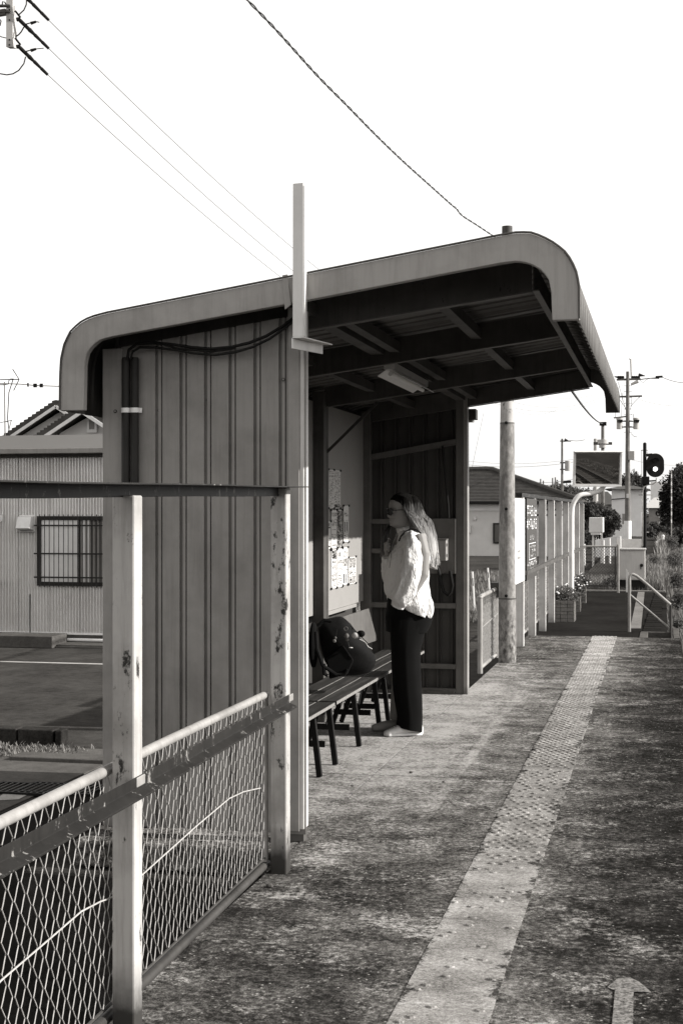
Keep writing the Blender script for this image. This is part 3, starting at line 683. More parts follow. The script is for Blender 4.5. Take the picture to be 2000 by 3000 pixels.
# ============================================================ NEAR FENCE
def chain_link(y0, y1, z0, z1, x, dh=.077, dv=.081, r=.0016, sides=4, sub=3, xfun=None):
    m = MB(); n = int((y1-y0)/(dh/2)); nz = int((z1-z0)/(dv/2))
    for c in range(n):
        ya = y0+c*dh/2; pts = []
        for j in range(nz+1):
            s0 = (c+j) % 2
            for q in range(sub if j < nz else 1):
                t = q/sub; z = z1-(j+t)*dv/2
                if z < z0: break
                f = (t if s0 == 0 else 1-t)
                bend = .5-.5*math.cos(math.pi*f); f2 = f*.75+bend*.25
                yy = ya+f2*dh/2*1.06-.001; xx = x+.0035*math.cos(math.pi*f)*(1 if c % 2 else 1)
                pts.append((xx, yy+.002*math.sin(z*37+c), z))
        if len(pts) > 2: m.tube(pts, r, sides, False)
    return m
nf = thing('platform_fence', 'worn white fence of posts, pipe rail and chain link in the foreground', 'fence', (-1.6, 4, 0))
FENCE_SHIFT = (-1.612, 4, 0)
def npart(m, name, mat, **kw): return world_part(m, name, mat, nf, **kw)
for y in (2.05, 3.97, 5.87):
    m = MB(); m.box(-1.585, -1.515, y-.0, y+.075, -.02, 1.655 if y > 5 else 1.60); npart(m, 'post', 'fence', bevel=.006)
# angle iron top rail, slightly sagging towards the camera
tp = [(.4, 1.60), (2.05, 1.612), (3.36, 1.628), (4.0, 1.636), (4.7, 1.645), (5.2, 1.652), (6.06, 1.664)]
def angle_rail(pts, xo, hv, wf, name, mat):
    m = MB(); rr = []
    for y, z in pts:
        z += .0015*math.sin(y*7); rr.append([(xo, y, z-hv), (xo+.005, y, z-hv), (xo+.005, y, z-.005), (xo+wf, y, z-.005), (xo+wf, y, z), (xo, y, z)])
    m.rings(rr); npart(m, name, mat, bevel=.001)
angle_rail(tp, -1.555, .042, .10, 'top_rail', 'darkrail')
md = [(.4, .70), (2.0, .745), (3.0, .765), (4.0, .783), (5.0, .775), (5.9, .775)]
m = MB(); rr = [[(-1.514, y, z-.005), (-1.509, y, z), (-1.509, y, z-.035), (-1.475, y, z-.050), (-1.475, y, z-.056), (-1.514, y, z-.040)] for y, z in [(.4, .772), (2.0, .773), (3.0, .771), (4.0, .765), (5.0, .766), (5.90, .768)]]
m.rings(rr); npart(m, 'mid_rail', 'darkrail', bevel=.001)
for y, z in ((3.96, .766), (5.88, .768)):
    m = MB(); m.box(-1.5145, -1.5065, y+.012, y+.085, z-.034, z-.004); npart(m, 'weld_patch', 'galv', bevel=.003)
XM = -1.615
m = MB(); m.tube([(XM, .4, .774), (XM, 3.3, .775), (XM, 4.6, .773), (XM, 5.90, .763)], .0165, 14); npart(m, 'pipe_rail', 'galv', smooth=True)
m = MB(); m.tube([(XM, .4, .035), (XM, 5.93, .03)], .0165, 12); npart(m, 'bottom_pipe', 'darkpipe', smooth=True)
m = MB(); m.tube([(XM, .4, .066), (XM, 5.9, .061)], .005, 8); npart(m, 'bottom_rod', 'darkpipe', smooth=True)
m = MB(); m.tube([(XM, 5.90, .03), (XM, 5.90, .763)], .012, 10); npart(m, 'end_pipe', 'galv', smooth=True)
npart(chain_link(2.3, 5.89, .06, .762, XM+.004, r=.0016, sides=5), 'chain_link', 'wire', smooth=True)
m = MB(); m.tube([(XM+.012, y, z) for y, z in [(5.9, .44), (5.6, .425), (5.2, .385), (4.6, .40), (4.1, .415), (3.98, .43), (3.6, .40), (3.2, .345), (2.4, .28)]], .0028, 6)
m = MB(); pts = [PX(797, 2311, XM+.012), PX(745, 2322, XM+.012), (PX(700, 2342, XM+.012)), PX(600, 2422, XM+.012), PX(430, 2567, XM+.012)]; m.tube(pts, .0026, 6); npart(m, 'tension_wire', 'wire', smooth=True)
m = MB(); pts = [PX(341, 2630, XM+.012), PX(300, 2645, XM+.012), PX(245, 2672, XM+.012), PX(150, 2750, XM+.012), PX(0, 2872, XM+.012), PX(-60, 2930, XM+.012)]; m.tube(pts, .0026, 6); npart(m, 'tension_wire', 'wire', smooth=True)

nf.location = FENCE_SHIFT; nf.rotation_euler = (0, 0, .0221)
# ============================================================ BENCHES
def bench(y0, label, first=None, L=1.80):
    if first:
        o = dup(first); o.location.y = y0; return tag(o, label)
    t = thing('slatted_bench', label, 'bench', (-2.165, y0, 0), 0, 'benches in a row inside the shelter')
    for i in range(3):
        x = .19-.118*i; m = MB(); m.box(x-.055, x+.055, .02, L-.02, .385, .408); o = m.build('seat_board', 'wood', t, bevel=.003)
        m = MB(); m.box(x+.0552, x+.0562, .02, L-.02, .388, .4065); m.build('sunlit_edge', 'woodedge', o)  # thin pale strip, sunlight on the front edge put into the colour
    for y in (.16, .86, 1.56):
        for s_ in (-1, 1):
            m = MB(); m.bar((s_*.09+.07, y, .375), (.205 if s_ > 0 else -.15, y, .0), .032, .032, up=(0, 1, 0)); m.build('leg', 'steel', t, bevel=.002)
        m = MB(); m.bar((-.135, y+.018, .12), (.135, y+.018, .12), .006, .04, up=(0, 0, 1)); m.build('cross_bar', 'steel', t)
        m = MB(); m.box(-.12, .24, y-.016, y+.016, .366, .384); m.build('seat_bearer', 'steel', t)
        m = MB(); m.tube([(-.02, y, .13), (-.02, y+(.30 if y < 1 else -.3), .37)], .006, 6); m.build('brace', 'steel', t)
    return t
b1 = bench(8.34, 'middle wooden slatted bench with the backpack on it')
bench(6.53, 'nearest wooden slatted bench, mostly behind the shelter corner', b1)
b3 = bench(10.10, 'farthest wooden slatted bench, behind the standing woman', b1); b3.scale = (1, .83, 1)

# leaning painted board on the bench
cs = [PX(px, py, -2.40) for px, py in ((998, 1810), (1080, 1783), (1105, 1876), (1000, 1915))]
n_ = (cs[1]-cs[0]).cross(cs[2]-cs[0]).normalized()*.012
m = MB(); m.add([tuple(v) for v in cs]+[tuple(v+n_) for v in cs], [(0,1,2,3), (7,6,5,4), (0,4,5,1), (1,5,6,2), (2,6,7,3), (3,7,4,0)])
tag(m.build('leaning_board', 'inner', bevel=.002), 'scuffed pale board leaning against the wall behind the backpack', 'board')  # pale board in a darker paint, its partial shade put into the colour
# things hanging: dark panel leaning near the corner
# ============================================================ BACKPACK
bp = thing('backpack', 'black backpack with hanging charms slumped on the middle bench', 'backpack', (-2.06, 9.0, .41))
def bp_build():
    base = G(1040, 1985, .41); up = Vector((0, 0, 1))
    d0 = 8.95; A0 = P(1045, 1972, d0); A1 = P(962, 1822, d0)       # long axis, leaning back
    ax = (A1-A0); L = ax.length; ax.normalize(); view = Vector((-SN, CS, 0)); side = ax.cross(view).normalized(); dep = ax.cross(side).normalized()
    m = MB(); rr = []
    so = [(932,1838),(938,1822),(952,1815),(985,1808),(1005,1812),(1026,1832),(1050,1862),(1076,1892),(1094,1915),(1099,1932),(1094,1950),(1082,1966),(1062,1976),(1020,1980),(985,1977),(960,1950),(945,1915),(936,1875)]
    Sv = [P(a_, b_, 8.98) for a_, b_ in so]; cen = sum(Sv, Vector())/len(Sv); K = len(Sv)
    dense = []
    for i in range(K):
        for f in (0, .5): dense.append(.5*((2*Sv[i])+(Sv[(i+1) % K]-Sv[i-1])*f+(2*Sv[i-1]-5*Sv[i]+4*Sv[(i+1) % K]-Sv[(i+2) % K])*f*f+(3*Sv[i]-Sv[i-1]-3*Sv[(i+1) % K]+Sv[(i+2) % K])*f**3))
    for s_ in (-1, -.96, -.88, -.7, -.4, 0, .4, .7, .88, .96, 1):
        sc2 = max(.02, (1-abs(s_)**3.2))**(1/2.4)
        ring = []
        for p_ in dense:
            q_ = cen+(p_-cen)*sc2+view*s_*.135; q_ += (p_-cen).normalized()*.014*noise.noise(q_*9)*sc2; ring.append(q_+view*.02*noise.noise(q_*7+Vector((5, 0, 0))))
        rr.append(ring)
    m.rings(rr); world_part(m, 'body', 'bag', bp, smooth=60)
    def q(px, py, d=8.80): return P(px, py, d)
    m = MB(); 
    pk = [(1005, 1890), (1036, 1935), (1018, 1975), (965, 1990), (955, 1930)]
    m.add([tuple(q(*p_, 8.79)) for p_ in pk]+[tuple(q(*p_, 8.87)) for p_ in pk], [(0,1,2,3,4), (9,8,7,6,5)]+[(i, (i+1) % 5, (i+1) % 5+5, i+5) for i in range(5)]); world_part(m, 'side_pocket', 'black', bp, bevel=.008)
    for pts in ([(925, 1850), (928, 1900), (945, 1950), (985, 1978), (1010, 1975), (1018, 1962)], [(930, 1835), (950, 1817), (970, 1820)], [(948, 1945), (950, 1975), (960, 1980)]):
        m = MB(); m.tube([q(a_, b_, 8.78) for a_, b_ in pts], [.012]*len(pts), 8); world_part(m, 'strap', 'bag', bp, smooth=True)
    m = MB(); m.ball(q(918, 1890, 8.9), .03, .05, .15); world_part(m, 'padded_back', 'black', bp, smooth=True)
    m = MB(); ring = [q(1013+5.5*math.cos(a/8*math.pi), 1842+5.5*math.sin(a/8*math.pi), 8.77) for a in range(17)]; m.tube(ring, .0018, 6); world_part(m, 'key_ring', 'charm2', bp, smooth=True)
    for (px, py, rx, rz, mt) in [(1015, 1864, .015, .018, 'charm2'), (1017, 1874, .011, .012, 'charm2'), (982, 1869, .008, .009, 'charm2'), (979, 1878, .012, .012, 'charm2'), (1041, 1862, .024, .019, 'charm'), (1057, 1857, .026, .022, 'bag'), (1027, 1898, .014, .004, 'charm')]:
        m = MB(); m.ball(q(px, py, 8.77), rx, rx*.7, rz, 12, 8); world_part(m, 'charm', mt, bp, smooth=True)
    for pts in ([(1027, 1833), (1045, 1853), (1062, 1870), (1080, 1888)], [(1030, 1836), (1034, 1852)], [(1053, 1873), (1070, 1882), (1078, 1895), (1090, 1902)], [(1013, 1848), (1014, 1856)], [(1018, 1880), (1023, 1896)], [(986, 1845), (984, 1862)]):
        m = MB(); m.tube([q(a_, b_, 8.77) for a_, b_ in pts], .003, 6); world_part(m, 'cord', 'charm' if pts[0] == (1053, 1873) else 'dark', bp, smooth=True)
bp_build()

# ============================================================ PERSON
PB = G(1178, 2147); FA = R(208)
per = None
def X_(px, d=0): return -(px-1178)*.002407/.96
def Z_(py): return (2147-py)*.002393
def sil(px, py, y=0.0): return Vector((-(px-1178)*.002407/.965+y*.273, y, Z_(py)))
def ring_e(c, rx, ry, n=28, e=.85, tilt=0.0, wob=0.0, seed=0):
    r_ = []
    for k in range(n):
        a = 2*math.pi*k/n; ca, sa = math.cos(a), math.sin(a)
        dx = abs(ca)**e*math.copysign(1, ca)*rx; dy = abs(sa)**e*math.copysign(1, sa)*ry
        wf = 1+wob*noise.noise(Vector((ca*1.8+seed, sa*1.8, c[2]*7)))
        r_.append(Vector((c[0]+dx*wf, c[1]+dy*wf, c[2]+tilt*dx)))
    return r_
def build_person():
    global per
    m = MB()
    # torso + legs + neck as overlapping lofts fused into one skin
    tor = [(.80, -.02, .115, .165), (.92, -.02, .11, .16), (1.02, -.02, .10, .135), (1.12, -.025, .10, .14), (1.22, -.03, .11, .155), (1.32, -.04, .10, .165), (1.38, -.045, .08, .14), (1.42, -.045, .055, .07), (1.46, -.035, .05, .052), (1.52, -.025, .05, .05)]
    m.rings([ring_e((x, 0, z), rx, ry, 24, 1) for z, x, rx, ry in tor])
    for s_ in (-1, 1):
        m.tube([(-.02, s_*.085, .86), (-.02, s_*.09, .5), (-.04+.06*(s_ < 0), s_*.095, .08)], [.085, .06, .042], 16)
        fx = .05*(s_ < 0)
        m.tube([(-.06+fx, s_*.095, .05), (.06+fx, s_*.1, .035), (.14+fx, s_*.105, .025)], [.035, .036, .022], 12)
    # near (left) arm into the pocket
    m.tube([(-.06, .17, 1.385), (-.085, .215, 1.26), (-.075, .235, 1.12), (.0, .225, 1.0), (.02, .15, .92)], [.055, .045, .04, .034, .026], 14)
    # far (right) arm raised in front
    m.tube([(-.06, -.17, 1.385), (-.05, -.2, 1.25), (.01, -.19, 1.13), (.06, -.12, 1.2), (.09, -.06, 1.27)], [.055, .045, .04, .032, .024], 14)
    # right hand: palm and five bent fingers, closed loosely at the chest
    hc = Vector((.10, -.045, 1.30)); m.ball(hc, .016, .036, .042, 14, 10)
    for i, (dz, ln) in enumerate(((.030, .062), (.011, .07), (-.008, .066), (-.026, .054))):
        b0 = hc+Vector((.006, .026, dz*.9)); p1 = b0+Vector((.022, ln*.25, .003)); p2 = p1+Vector((-.006, ln*.38, .0)); p3 = p2+Vector((-.026, ln*.05, -.002))
        m.tube([b0, p1, p2, p3], [.0088, .0085, .0078, .0065], 10)
    m.tube([hc+Vector((-.006, -.004, .034)), hc+Vector((-.012, .02, .058)), hc+Vector((.002, .038, .064))], [.010, .0092, .0075], 10)
    # left hand in the pocket (hidden): palm and fingers
    hl = Vector((.02, .095, .87)); m.ball(hl, .035, .016, .04, 14, 10)
    for i, dx in enumerate((-.024, -.008, .008, .024)):
        m.tube([hl+Vector((dx, 0, -.03)), hl+Vector((dx+.004, 0, -.065)), hl+Vector((dx+.006, -.006, -.095))], [.0085, .008, .007], 8)
    m.tube([hl+Vector((.03, 0, .0)), hl+Vector((.052, 0, -.03)), hl+Vector((.058, 0, -.05))], [.010, .009, .008], 8)
    # head
    hx = .008  # head axis
    prof_h = [  # z, back x, front x, half width
        (1.425, -.075, .0, .045), (1.446, -.080, .060, .034), (1.456, -.085, .082, .044), (1.468, -.09, .083, .050), (1.478, -.092, .0785, .054), (1.486, -.094, .0835, .057), (1.4925, -.096, .080, .059),
        (1.499, -.098, .085, .061), (1.508, -.10, .078, .063), (1.517, -.102, .079, .066), (1.530, -.106, .079, .068), (1.545, -.11, .0775, .070), (1.558, -.112, .079, .0715), (1.575, -.114, .0855, .073), (1.595, -.113, .088, .073), (1.615, -.108, .085, .071), (1.635, -.098, .076, .065), (1.653, -.082, .060, .054), (1.668, -.058, .036, .037), (1.676, -.03, .012, .016)]
    rr = []
    for z, bx_, fx, hw in prof_h:
        c = ((bx_+fx)/2, 0); rx = (fx-bx_)/2; ring = []
        for k in range(64):
            a = 2*math.pi*k/64; ca, sa = math.cos(a), math.sin(a)
            x = c[0]+rx*math.copysign(abs(ca)**.92, ca); y = hw*math.copysign(abs(sa)**.95, sa)
            if ca > 0:
                nose = 0
                if 1.508 <= z <= 1.56: nose = (.031*(1.562-z)/.045 if z > 1.522 else .031*(z-1.503)/.019)
                x += nose*math.exp(-(y/.0125)**2)
                if 1.54 <= z <= 1.565: x -= .010*math.exp(-((abs(y)-.031)/.014)**2)   # eye sockets
                if 1.48 < z < 1.505: x += .004*math.exp(-(y/.02)**2)
            ring.append(Vector((x+hx, y, z)))
        rr.append(ring)
    m.rings(rr)
    for s_ in (-1, 1): 
        m.ball((-.018, s_*.075, 1.54), .014, .008, .028, 10, 8)
        m.ball((hx+.066, s_*.031, 1.553), .012, .012, .012, 10, 8)
    me = m.mesh('tmp', 'skin'); tmp = bpy.data.objects.new('tmp', me); COL.objects.link(tmp)
    rm = tmp.modifiers.new('r', 'REMESH'); rm.mode = 'VOXEL'; rm.voxel_size = .0042; rm.use_smooth_shade = True
    sm = tmp.modifiers.new('s', 'SMOOTH'); sm.factor = .5; sm.iterations = 2
    dg = bpy.context.evaluated_depsgraph_get(); me2 = bpy.data.meshes.new_from_object(tmp.evaluated_get(dg)); bpy.data.objects.remove(tmp)
    me2.name = 'person'; me2.materials.clear(); me2.materials.append(M['skin'])
    per = bpy.data.objects.new('person', me2); COL.objects.link(per)
    per.location = PB; per.rotation_euler = (0, 0, FA)
    tag(per, 'woman with long ombre hair, sunglasses and white shirt, standing by the benches', 'person')
build_person()
def pp(m, name, mat, smooth=60, sub=0, **kw):
    o = m.build(name, mat, per, smooth=smooth, **kw)
    if sub: md_ = o.modifiers.new('s', 'SUBSURF'); md_.levels = md_.render_levels = sub
    return o
# shirt body
def shirt():
    rows = [  # py, front px, back px, half width
        (1552, 1176, 1222, .085), (1560, 1168, 1236, .135), (1572, 1161, 1244, .170), (1590, 1152, 1250, .190), (1610, 1144, 1253, .20), (1635, 1135, 1255, .205), (1660, 1130, 1258, .205), (1685, 1127, 1256, .205), (1708, 1124, 1253, .208), (1725, 1123, 1259, .212), (1742, 1126, 1266, .215), (1758, 1133, 1271, .215), (1772, 1139, 1270, .212), (1784, 1146, 1263, .205), (1790, 1150, 1258, .20)]
    rr = []
    for i, (py, fx, bx_, hw) in enumerate(rows):
        x0, x1 = X_(bx_), X_(fx); z = Z_(py); c = ((x0+x1)/2, 0, z); n = 72; ring = []
        hem = max(0, (py-1740)/50)
        for k in range(n):
            a = 2*math.pi*k/n; ca, sa = math.cos(a), math.sin(a); e = .8
            x = c[0]+(x1-x0)/2*.93*math.copysign(abs(ca)**e, ca)+.10*hw*math.copysign(abs(sa)**e, sa); y = hw*math.copysign(abs(sa)**e, sa)
            fold = .017*noise.noise(Vector((x*9, y*9, z*16)))+.011*noise.noise(Vector((x*22+5, y*22, z*9)))
            fold += .006*math.sin(a*9+z*20)*hem
            z2 = z
            # shirt-tail hem: dips at the back, rises at the side front
            t = (x-c[0])/((x1-x0)/2)
            z2 += hem*(.055*t + .012*math.cos(2*a)) - hem*.012
            ring.append(Vector((x+fold*ca*1.5, y+fold*sa*1.5, z2)))
        rr.append(ring)
    m = MB(); m.rings(rr, caps=False)
    o = pp(m, 'shirt', 'shirt', sub=1); md_ = o.modifiers.new('t', 'SOLIDIFY'); md_.thickness = .003; md_.offset = -1
    return o
sh = shirt()
def sleeve(path, rad, seed, name='sleeve'):
    m = MB(); n = 28; P_ = [Vector(p_) for p_ in path]; K = 40; rr = []
    # catmull resample
    def cm(t):
        s_ = t*(len(P_)-1); i = min(int(s_), len(P_)-2); f = s_-i
        p0, p1, p2, p3 = P_[max(0, i-1)], P_[i], P_[i+1], P_[min(len(P_)-1, i+2)]
        c = .5*((2*p1)+(p2-p0)*f+(2*p0-5*p1+4*p2-p3)*f*f+(3*p1-p0-3*p2+p3)*f**3)
        return c, rad[i]+(rad[i+1]-rad[i])*f
    pts = [cm(k/(K-1)) for k in range(K)]; x = None
    for k, (c, r_) in enumerate(pts):
        t = (pts[min(k+1, K-1)][0]-pts[max(k-1, 0)][0]).normalized()
        x = (Vector((1, 0, 0)) if x is None else x); x = (x-t*x.dot(t)).normalized(); y = t.cross(x); ring = []
        for j in range(n):
            a = 2*math.pi*j/n; d = x*math.cos(a)+y*math.sin(a)
            wr = 1+.20*noise.noise(Vector((math.cos(a)*1.6+seed, math.sin(a)*1.6, k*.16)))+.16*noise.noise(Vector((math.cos(a)*2.6+seed, math.sin(a)*2.6, k*.30+a*.5)))
            ring.append(c+d*r_*wr)
        rr.append(ring)
    m.rings(rr); o = m.build(name, 'shirt', per, smooth=60); return o
sleeve([sil(1200, 1563, .135), sil(1203, 1590, .195), sil(1202, 1630, .23), sil(1197, 1675, .245), sil(1186, 1715, .24), sil(1172, 1745, .22), sil(1164, 1762, .20), sil(1160, 1772, .19)], [.034, .060, .07, .072, .076, .07, .048, .038], 1)
sleeve([sil(1200, 1563, -.135), sil(1192, 1600, -.19), sil(1175, 1650, -.20), sil(1150, 1695, -.16), sil(1144, 1672, -.12), sil(1137, 1645, -.075), sil(1133, 1630, -.06)], [.05, .066, .07, .066, .058, .042, .034], 4)
m = MB(); m.rings([ring_e((-.035+.01*i, 0, 1.405+.022*i), .066-.004*i, .070-.006*i, 24, 1, tilt=-.25) for i in range(3)], caps=False); o = pp(m, 'collar', 'shirt'); md_ = o.modifiers.new('t', 'SOLIDIFY'); md_.thickness = .004
# chest pocket and its shadow seam
m = MB(); m.tube([sil(1143, 1612, .155), sil(1142, 1632, .15), sil(1138, 1660, .15)], .0015, 5); pp(m, 'pocket_seam', 'dark')
# trousers: two wide legs joined at the hips
def trousers():
    m = MB(); rr = []
    for py, fx, bx_, hw in [(1752, 1140, 1255, .17), (1785, 1137, 1262, .185), (1805, 1134, 1263, .19), (1830, 1136, 1254, .19), (1850, 1137, 1243, .188)]:
        x0, x1 = X_(bx_), X_(fx); rr.append(ring_e(((x0+x1)/2, 0, Z_(py)), (x1-x0)/2, hw, 36, .85))
    m.rings(rr)
    for s_ in (-1, 1):
        rr = []; 
        for py, fx, bx_ in [(1810, 1135, 1256), (1850, 1137, 1243), (1900, 1140, 1230), (1949, 1142, 1230), (2000, 1144, 1233), (2050, 1151, 1234), (2080, 1157, 1234), (2105, 1159, 1234), (2124, 1157, 1234), (2131, 1158, 1233)]:
            sh_ = 0 if s_ > 0 else 4
            x0, x1 = X_(bx_), X_(fx+sh_); z = Z_(py); ring = []
            hw = .095+.02*(py-1810)/320
            for k in range(36):
                a = 2*math.pi*k/36; ca, sa = math.cos(a), math.sin(a)
                f = 1+.05*noise.noise(Vector((ca*2+s_*3, sa*2, z*3)))+.045*noise.noise(Vector((ca*5+s_*3, sa*5, z*1.5)))
                tz = (.018*ca if py > 2100 else 0)
                ring.append(Vector(((x0+x1)/2+s_*.022+(x1-x0)/2*.88*math.copysign(abs(ca)**.9, ca)*f, s_*.094+hw*math.copysign(abs(sa)**.9, sa)*f, z+tz)))
            rr.append(ring)
        m.rings(rr, caps=False)
    o = pp(m, 'trousers', 'black')
trousers()
def shoe(s_, fx, sx=1.0):
    m = MB(); rr = []
    for x, hw, zt in [(-.135, .022, .055), (-.125, .036, .085), (-.09, .042, .085), (-.03, .044, .075), (.03, .048, .068), (.08, .050, .050), (.115, .045, .040), (.135, .030, .030), (.142, .014, .02)]:
        ring = []
        for k in range(20):
            a = 2*math.pi*k/20; ca, sa = math.cos(a), math.sin(a)
            z = zt/2+.004+(zt/2)*math.copysign(abs(ca)**.7, ca); y = hw*math.copysign(abs(sa)**.75, sa)*(1 if ca < .2 else 1-.25*ca)
            ring.append(Vector((x*sx+fx, s_*.105+y, max(.0, z))))
        rr.append(ring)
    m.rings(rr); o = pp(m, 'shoe', 'shoe')
    m2 = MB(); pts = [(-.138, 0), (-.12, .042), (-.02, .050), (.06, .056), (.12, .045), (.146, 0), (.12, -.045), (.06, -.056), (-.02, -.050), (-.12, -.042)]
    m2.v = [(x*sx+fx, s_*.105+y, z) for z in (0, .020) for x, y in pts]; n = len(pts); m2.f = [tuple(range(n))[::-1], tuple(range(n, 2*n))]+[(i, (i+1) % n, (i+1) % n+n, i+n) for i in range(n)]; m2.mi = [0]*len(m2.f)
    m2.build('sole', 'white', o, bevel=.004)
    for j in range(3): 
        m2 = MB(); m2.tube([(.03+.02*j+fx, s_*.105-.02, .066-.006*j), (.03+.02*j+fx, s_*.105, .074-.007*j), (.03+.02*j+fx, s_*.105+.02, .066-.006*j)], .003, 5); m2.build('lace', 'shoe', o)
shoe(1, .022); shoe(-1, -.055, .78)
# sunglasses
for s_ in (-1, 1):
    m = MB(); c = Vector((.098, s_*.033, 1.551)); ring = []
    nrm = Vector((1, s_*.22, 0)).normalized(); tv = Vector((0, 0, 1)).cross(nrm)
    ring = [c+tv*(.0265*math.cos(a/12*math.pi))+Vector((0, 0, .0245*math.sin(a/12*math.pi))) for a in range(25)]
    m.tube(ring, .0035, 6); m.add([tuple(v) for v in ring[:24]]+[tuple(v-nrm*.002) for v in ring[:24]], [tuple(range(24)), tuple(range(47, 23, -1))]); gl = pp(m, 'sunglasses', ['lens'])
    m = MB(); m.tube([c+Vector((-.004, s_*.027, .01)), Vector((.03, s_*.073, 1.565)), Vector((-.03, s_*.078, 1.560))], .0026, 6); pp(m, 'temple_arm', 'dark')
m = MB(); m.tube([(.083, -.009, 1.558), (.088, 0, 1.561), (.083, .009, 1.558)], .0025, 6); pp(m, 'bridge', 'dark')
# mouth
m = MB(); m.tube([(.0905, -.018, 1.4925), (.0955, 0, 1.4925), (.0905, .018, 1.4925)], .0022, 5); pp(m, 'lips', 'charm2')
# shoulder strap
m = MB(); pts = [sil(1166, 1584, .12), sil(1171, 1571, .125), sil(1184, 1556, .13), sil(1200, 1548, .13), sil(1216, 1550, .14), sil(1229, 1560, .15), sil(1236, 1574, .155), sil(1240, 1590, .15)]
m.tube(pts, .0055, 6); pp(m, 'shoulder_strap', 'dark')
# hair
def hair():
    rnd = random.Random(3); m = MB(); hc = Vector((-.008, 0, 1.565))
    backline = [(1.66, -.10), (1.60, -.142), (1.55, -.165), (1.47, -.205), (1.38, -.232), (1.28, -.243), (1.20, -.248), (1.155, -.22)]
    def bx(z):
        for (z0, x0), (z1, x1) in zip(backline, backline[1:]):
            if z1 <= z <= z0: return x0+(x1-x0)*(z0-z)/(z0-z1)
        return backline[0][1] if z > backline[0][0] else backline[-1][1]
    def strand(pts, w_):
        b0 = len(m.v)
        for i, p_ in enumerate(pts):
            t = (pts[min(i+1, len(pts)-1)]-pts[max(i-1, 0)]).normalized(); out_ = (p_-Vector((-.03, 0, p_.z))).normalized(); s_ = t.cross(out_).normalized()
            ww = w_*(1 if i < len(pts)-3 else (len(pts)-i)/4.0)
            m.v += [tuple(p_-s_*ww), tuple(p_+out_*ww*.5), tuple(p_+s_*ww)]
            if i:
                k = b0+3*i; m.f += [(k-3, k-2, k+1, k), (k-2, k-1, k+2, k+1)]; m.mi += [0, 0]
    for i in range(4200):
        s_ = 1 if rnd.random() < .5 else -1; front = rnd.random()
        az = rnd.uniform(.0, 1.0)        # 0 = back, 1 = temple
        lock = s_ < 0 and rnd.random() < .33   # far-side lock falling in front of the shoulder
        pts = []
        # root along the parting on top of the head
        xr = .055-.135*(1-az)*rnd.uniform(.6, 1)-.02*rnd.random()
        root = Vector((xr, s_*.004, 1.683-1.2*max(0, xr-.02)**1.0*.35-1.4*max(0, -.05-xr)))
        pts.append(root)
        layer = rnd.uniform(.93, 1.06)
        ty = s_*(.078+.012*rnd.random())*(.45+.55*az) ; tx = -.105+.105*az
        mid = Vector((tx+.02*az, ty, 1.57)); sh1 = Vector(((root.x+tx)/2+.004, s_*abs(ty)*.75, 1.655-.012*(1-az)))
        pts += [sh1*1.0, Vector((sh1.x*.5+tx*.5, ty*.97, 1.62)), mid]
        if lock:
            ln = rnd.uniform(1.22, 1.34)
            pts += [Vector((.045, -.085, 1.48)), Vector((.085+rnd.uniform(-.02, .02), -.11+rnd.uniform(-.02, .02), 1.38)), Vector((.10+rnd.uniform(-.02, .02), -.12+rnd.uniform(-.02, .03), ln))]
        else:
            ln = rnd.uniform(1.17, 1.27)-.03*(1-az); dep = rnd.random()**1.7
            for z in (1.50, 1.44, 1.38, 1.32, 1.26, 1.21, 1.17):
                if z < ln: break
                bk = bx(z); fr = {1.50: -.012, 1.44: -.045, 1.38: -.090, 1.32: -.120, 1.26: -.135, 1.21: -.15, 1.17: -.17}[z]
                x = bk+(fr-bk)*(az*.9 if az > .5 else az*.6)*rnd.uniform(.9, 1.08)+dep*.012
                yy_ = ty*(1.32+.25*(1.5-z))*(1-.35*dep)+rnd.uniform(-.004, .004)
                pts.append(Vector((x, yy_, z)))
            pts.append(Vector((pts[-1].x+rnd.uniform(-.018, .012), pts[-1].y+rnd.uniform(-.01, .01), ln)))
        # smooth resample
        Q = []; N = 16
        for k in range(N):
            t = k/(N-1)*(len(pts)-1); j = min(int(t), len(pts)-2); f = t-j
            p0, p1, p2, p3 = pts[max(0, j-1)], pts[j], pts[j+1], pts[min(len(pts)-1, j+2)]
            Q.append(.5*((2*p1)+(p2-p0)*f+(2*p0-5*p1+4*p2-p3)*f*f+(3*p1-p0-3*p2+p3)*f**3))
        out_off = .001+.006*rnd.random()
        Q = [q_+(q_-Vector((-.02, 0, q_.z))).normalized()*out_off for q_ in Q]
        strand(Q, rnd.uniform(.0010, .0024))
    # scalp cap under the strands
    rr = []
    for z, bx_, fx, hw in [(1.50, -.10, -.03, .066), (1.545, -.118, .0, .0775), (1.575, -.122, .045, .080), (1.60, -.122, .072, .080), (1.625, -.116, .080, .077), (1.645, -.104, .076, .070), (1.663, -.086, .060, .058), (1.678, -.06, .036, .040), (1.686, -.03, .012, .016)]:
        rr.append(ring_e(((bx_+fx)/2+.006, 0, z), (fx-bx_)/2, hw, 40, 1))
    m.rings(rr, caps=True)
    rr = []
    for z, fr_, bk_, hw in [(1.66, -.03, -.10, .055), (1.62, -.02, -.130, .076), (1.57, -.010, -.150, .080), (1.52, -.020, -.172, .086), (1.46, -.050, -.200, .094), (1.40, -.085, -.222, .102), (1.34, -.11, -.238, .106), (1.28, -.13, -.243, .104), (1.23, -.15, -.246, .094), (1.205, -.17, -.242, .08)]:
        rr.append(ring_e(((bk_+fr_)/2, 0, z), (fr_-bk_)/2, hw, 40, .9, wob=.05))
    m.rings(rr, caps=True)
    pp(m, 'hair', 'hair', fix=False)
hair()
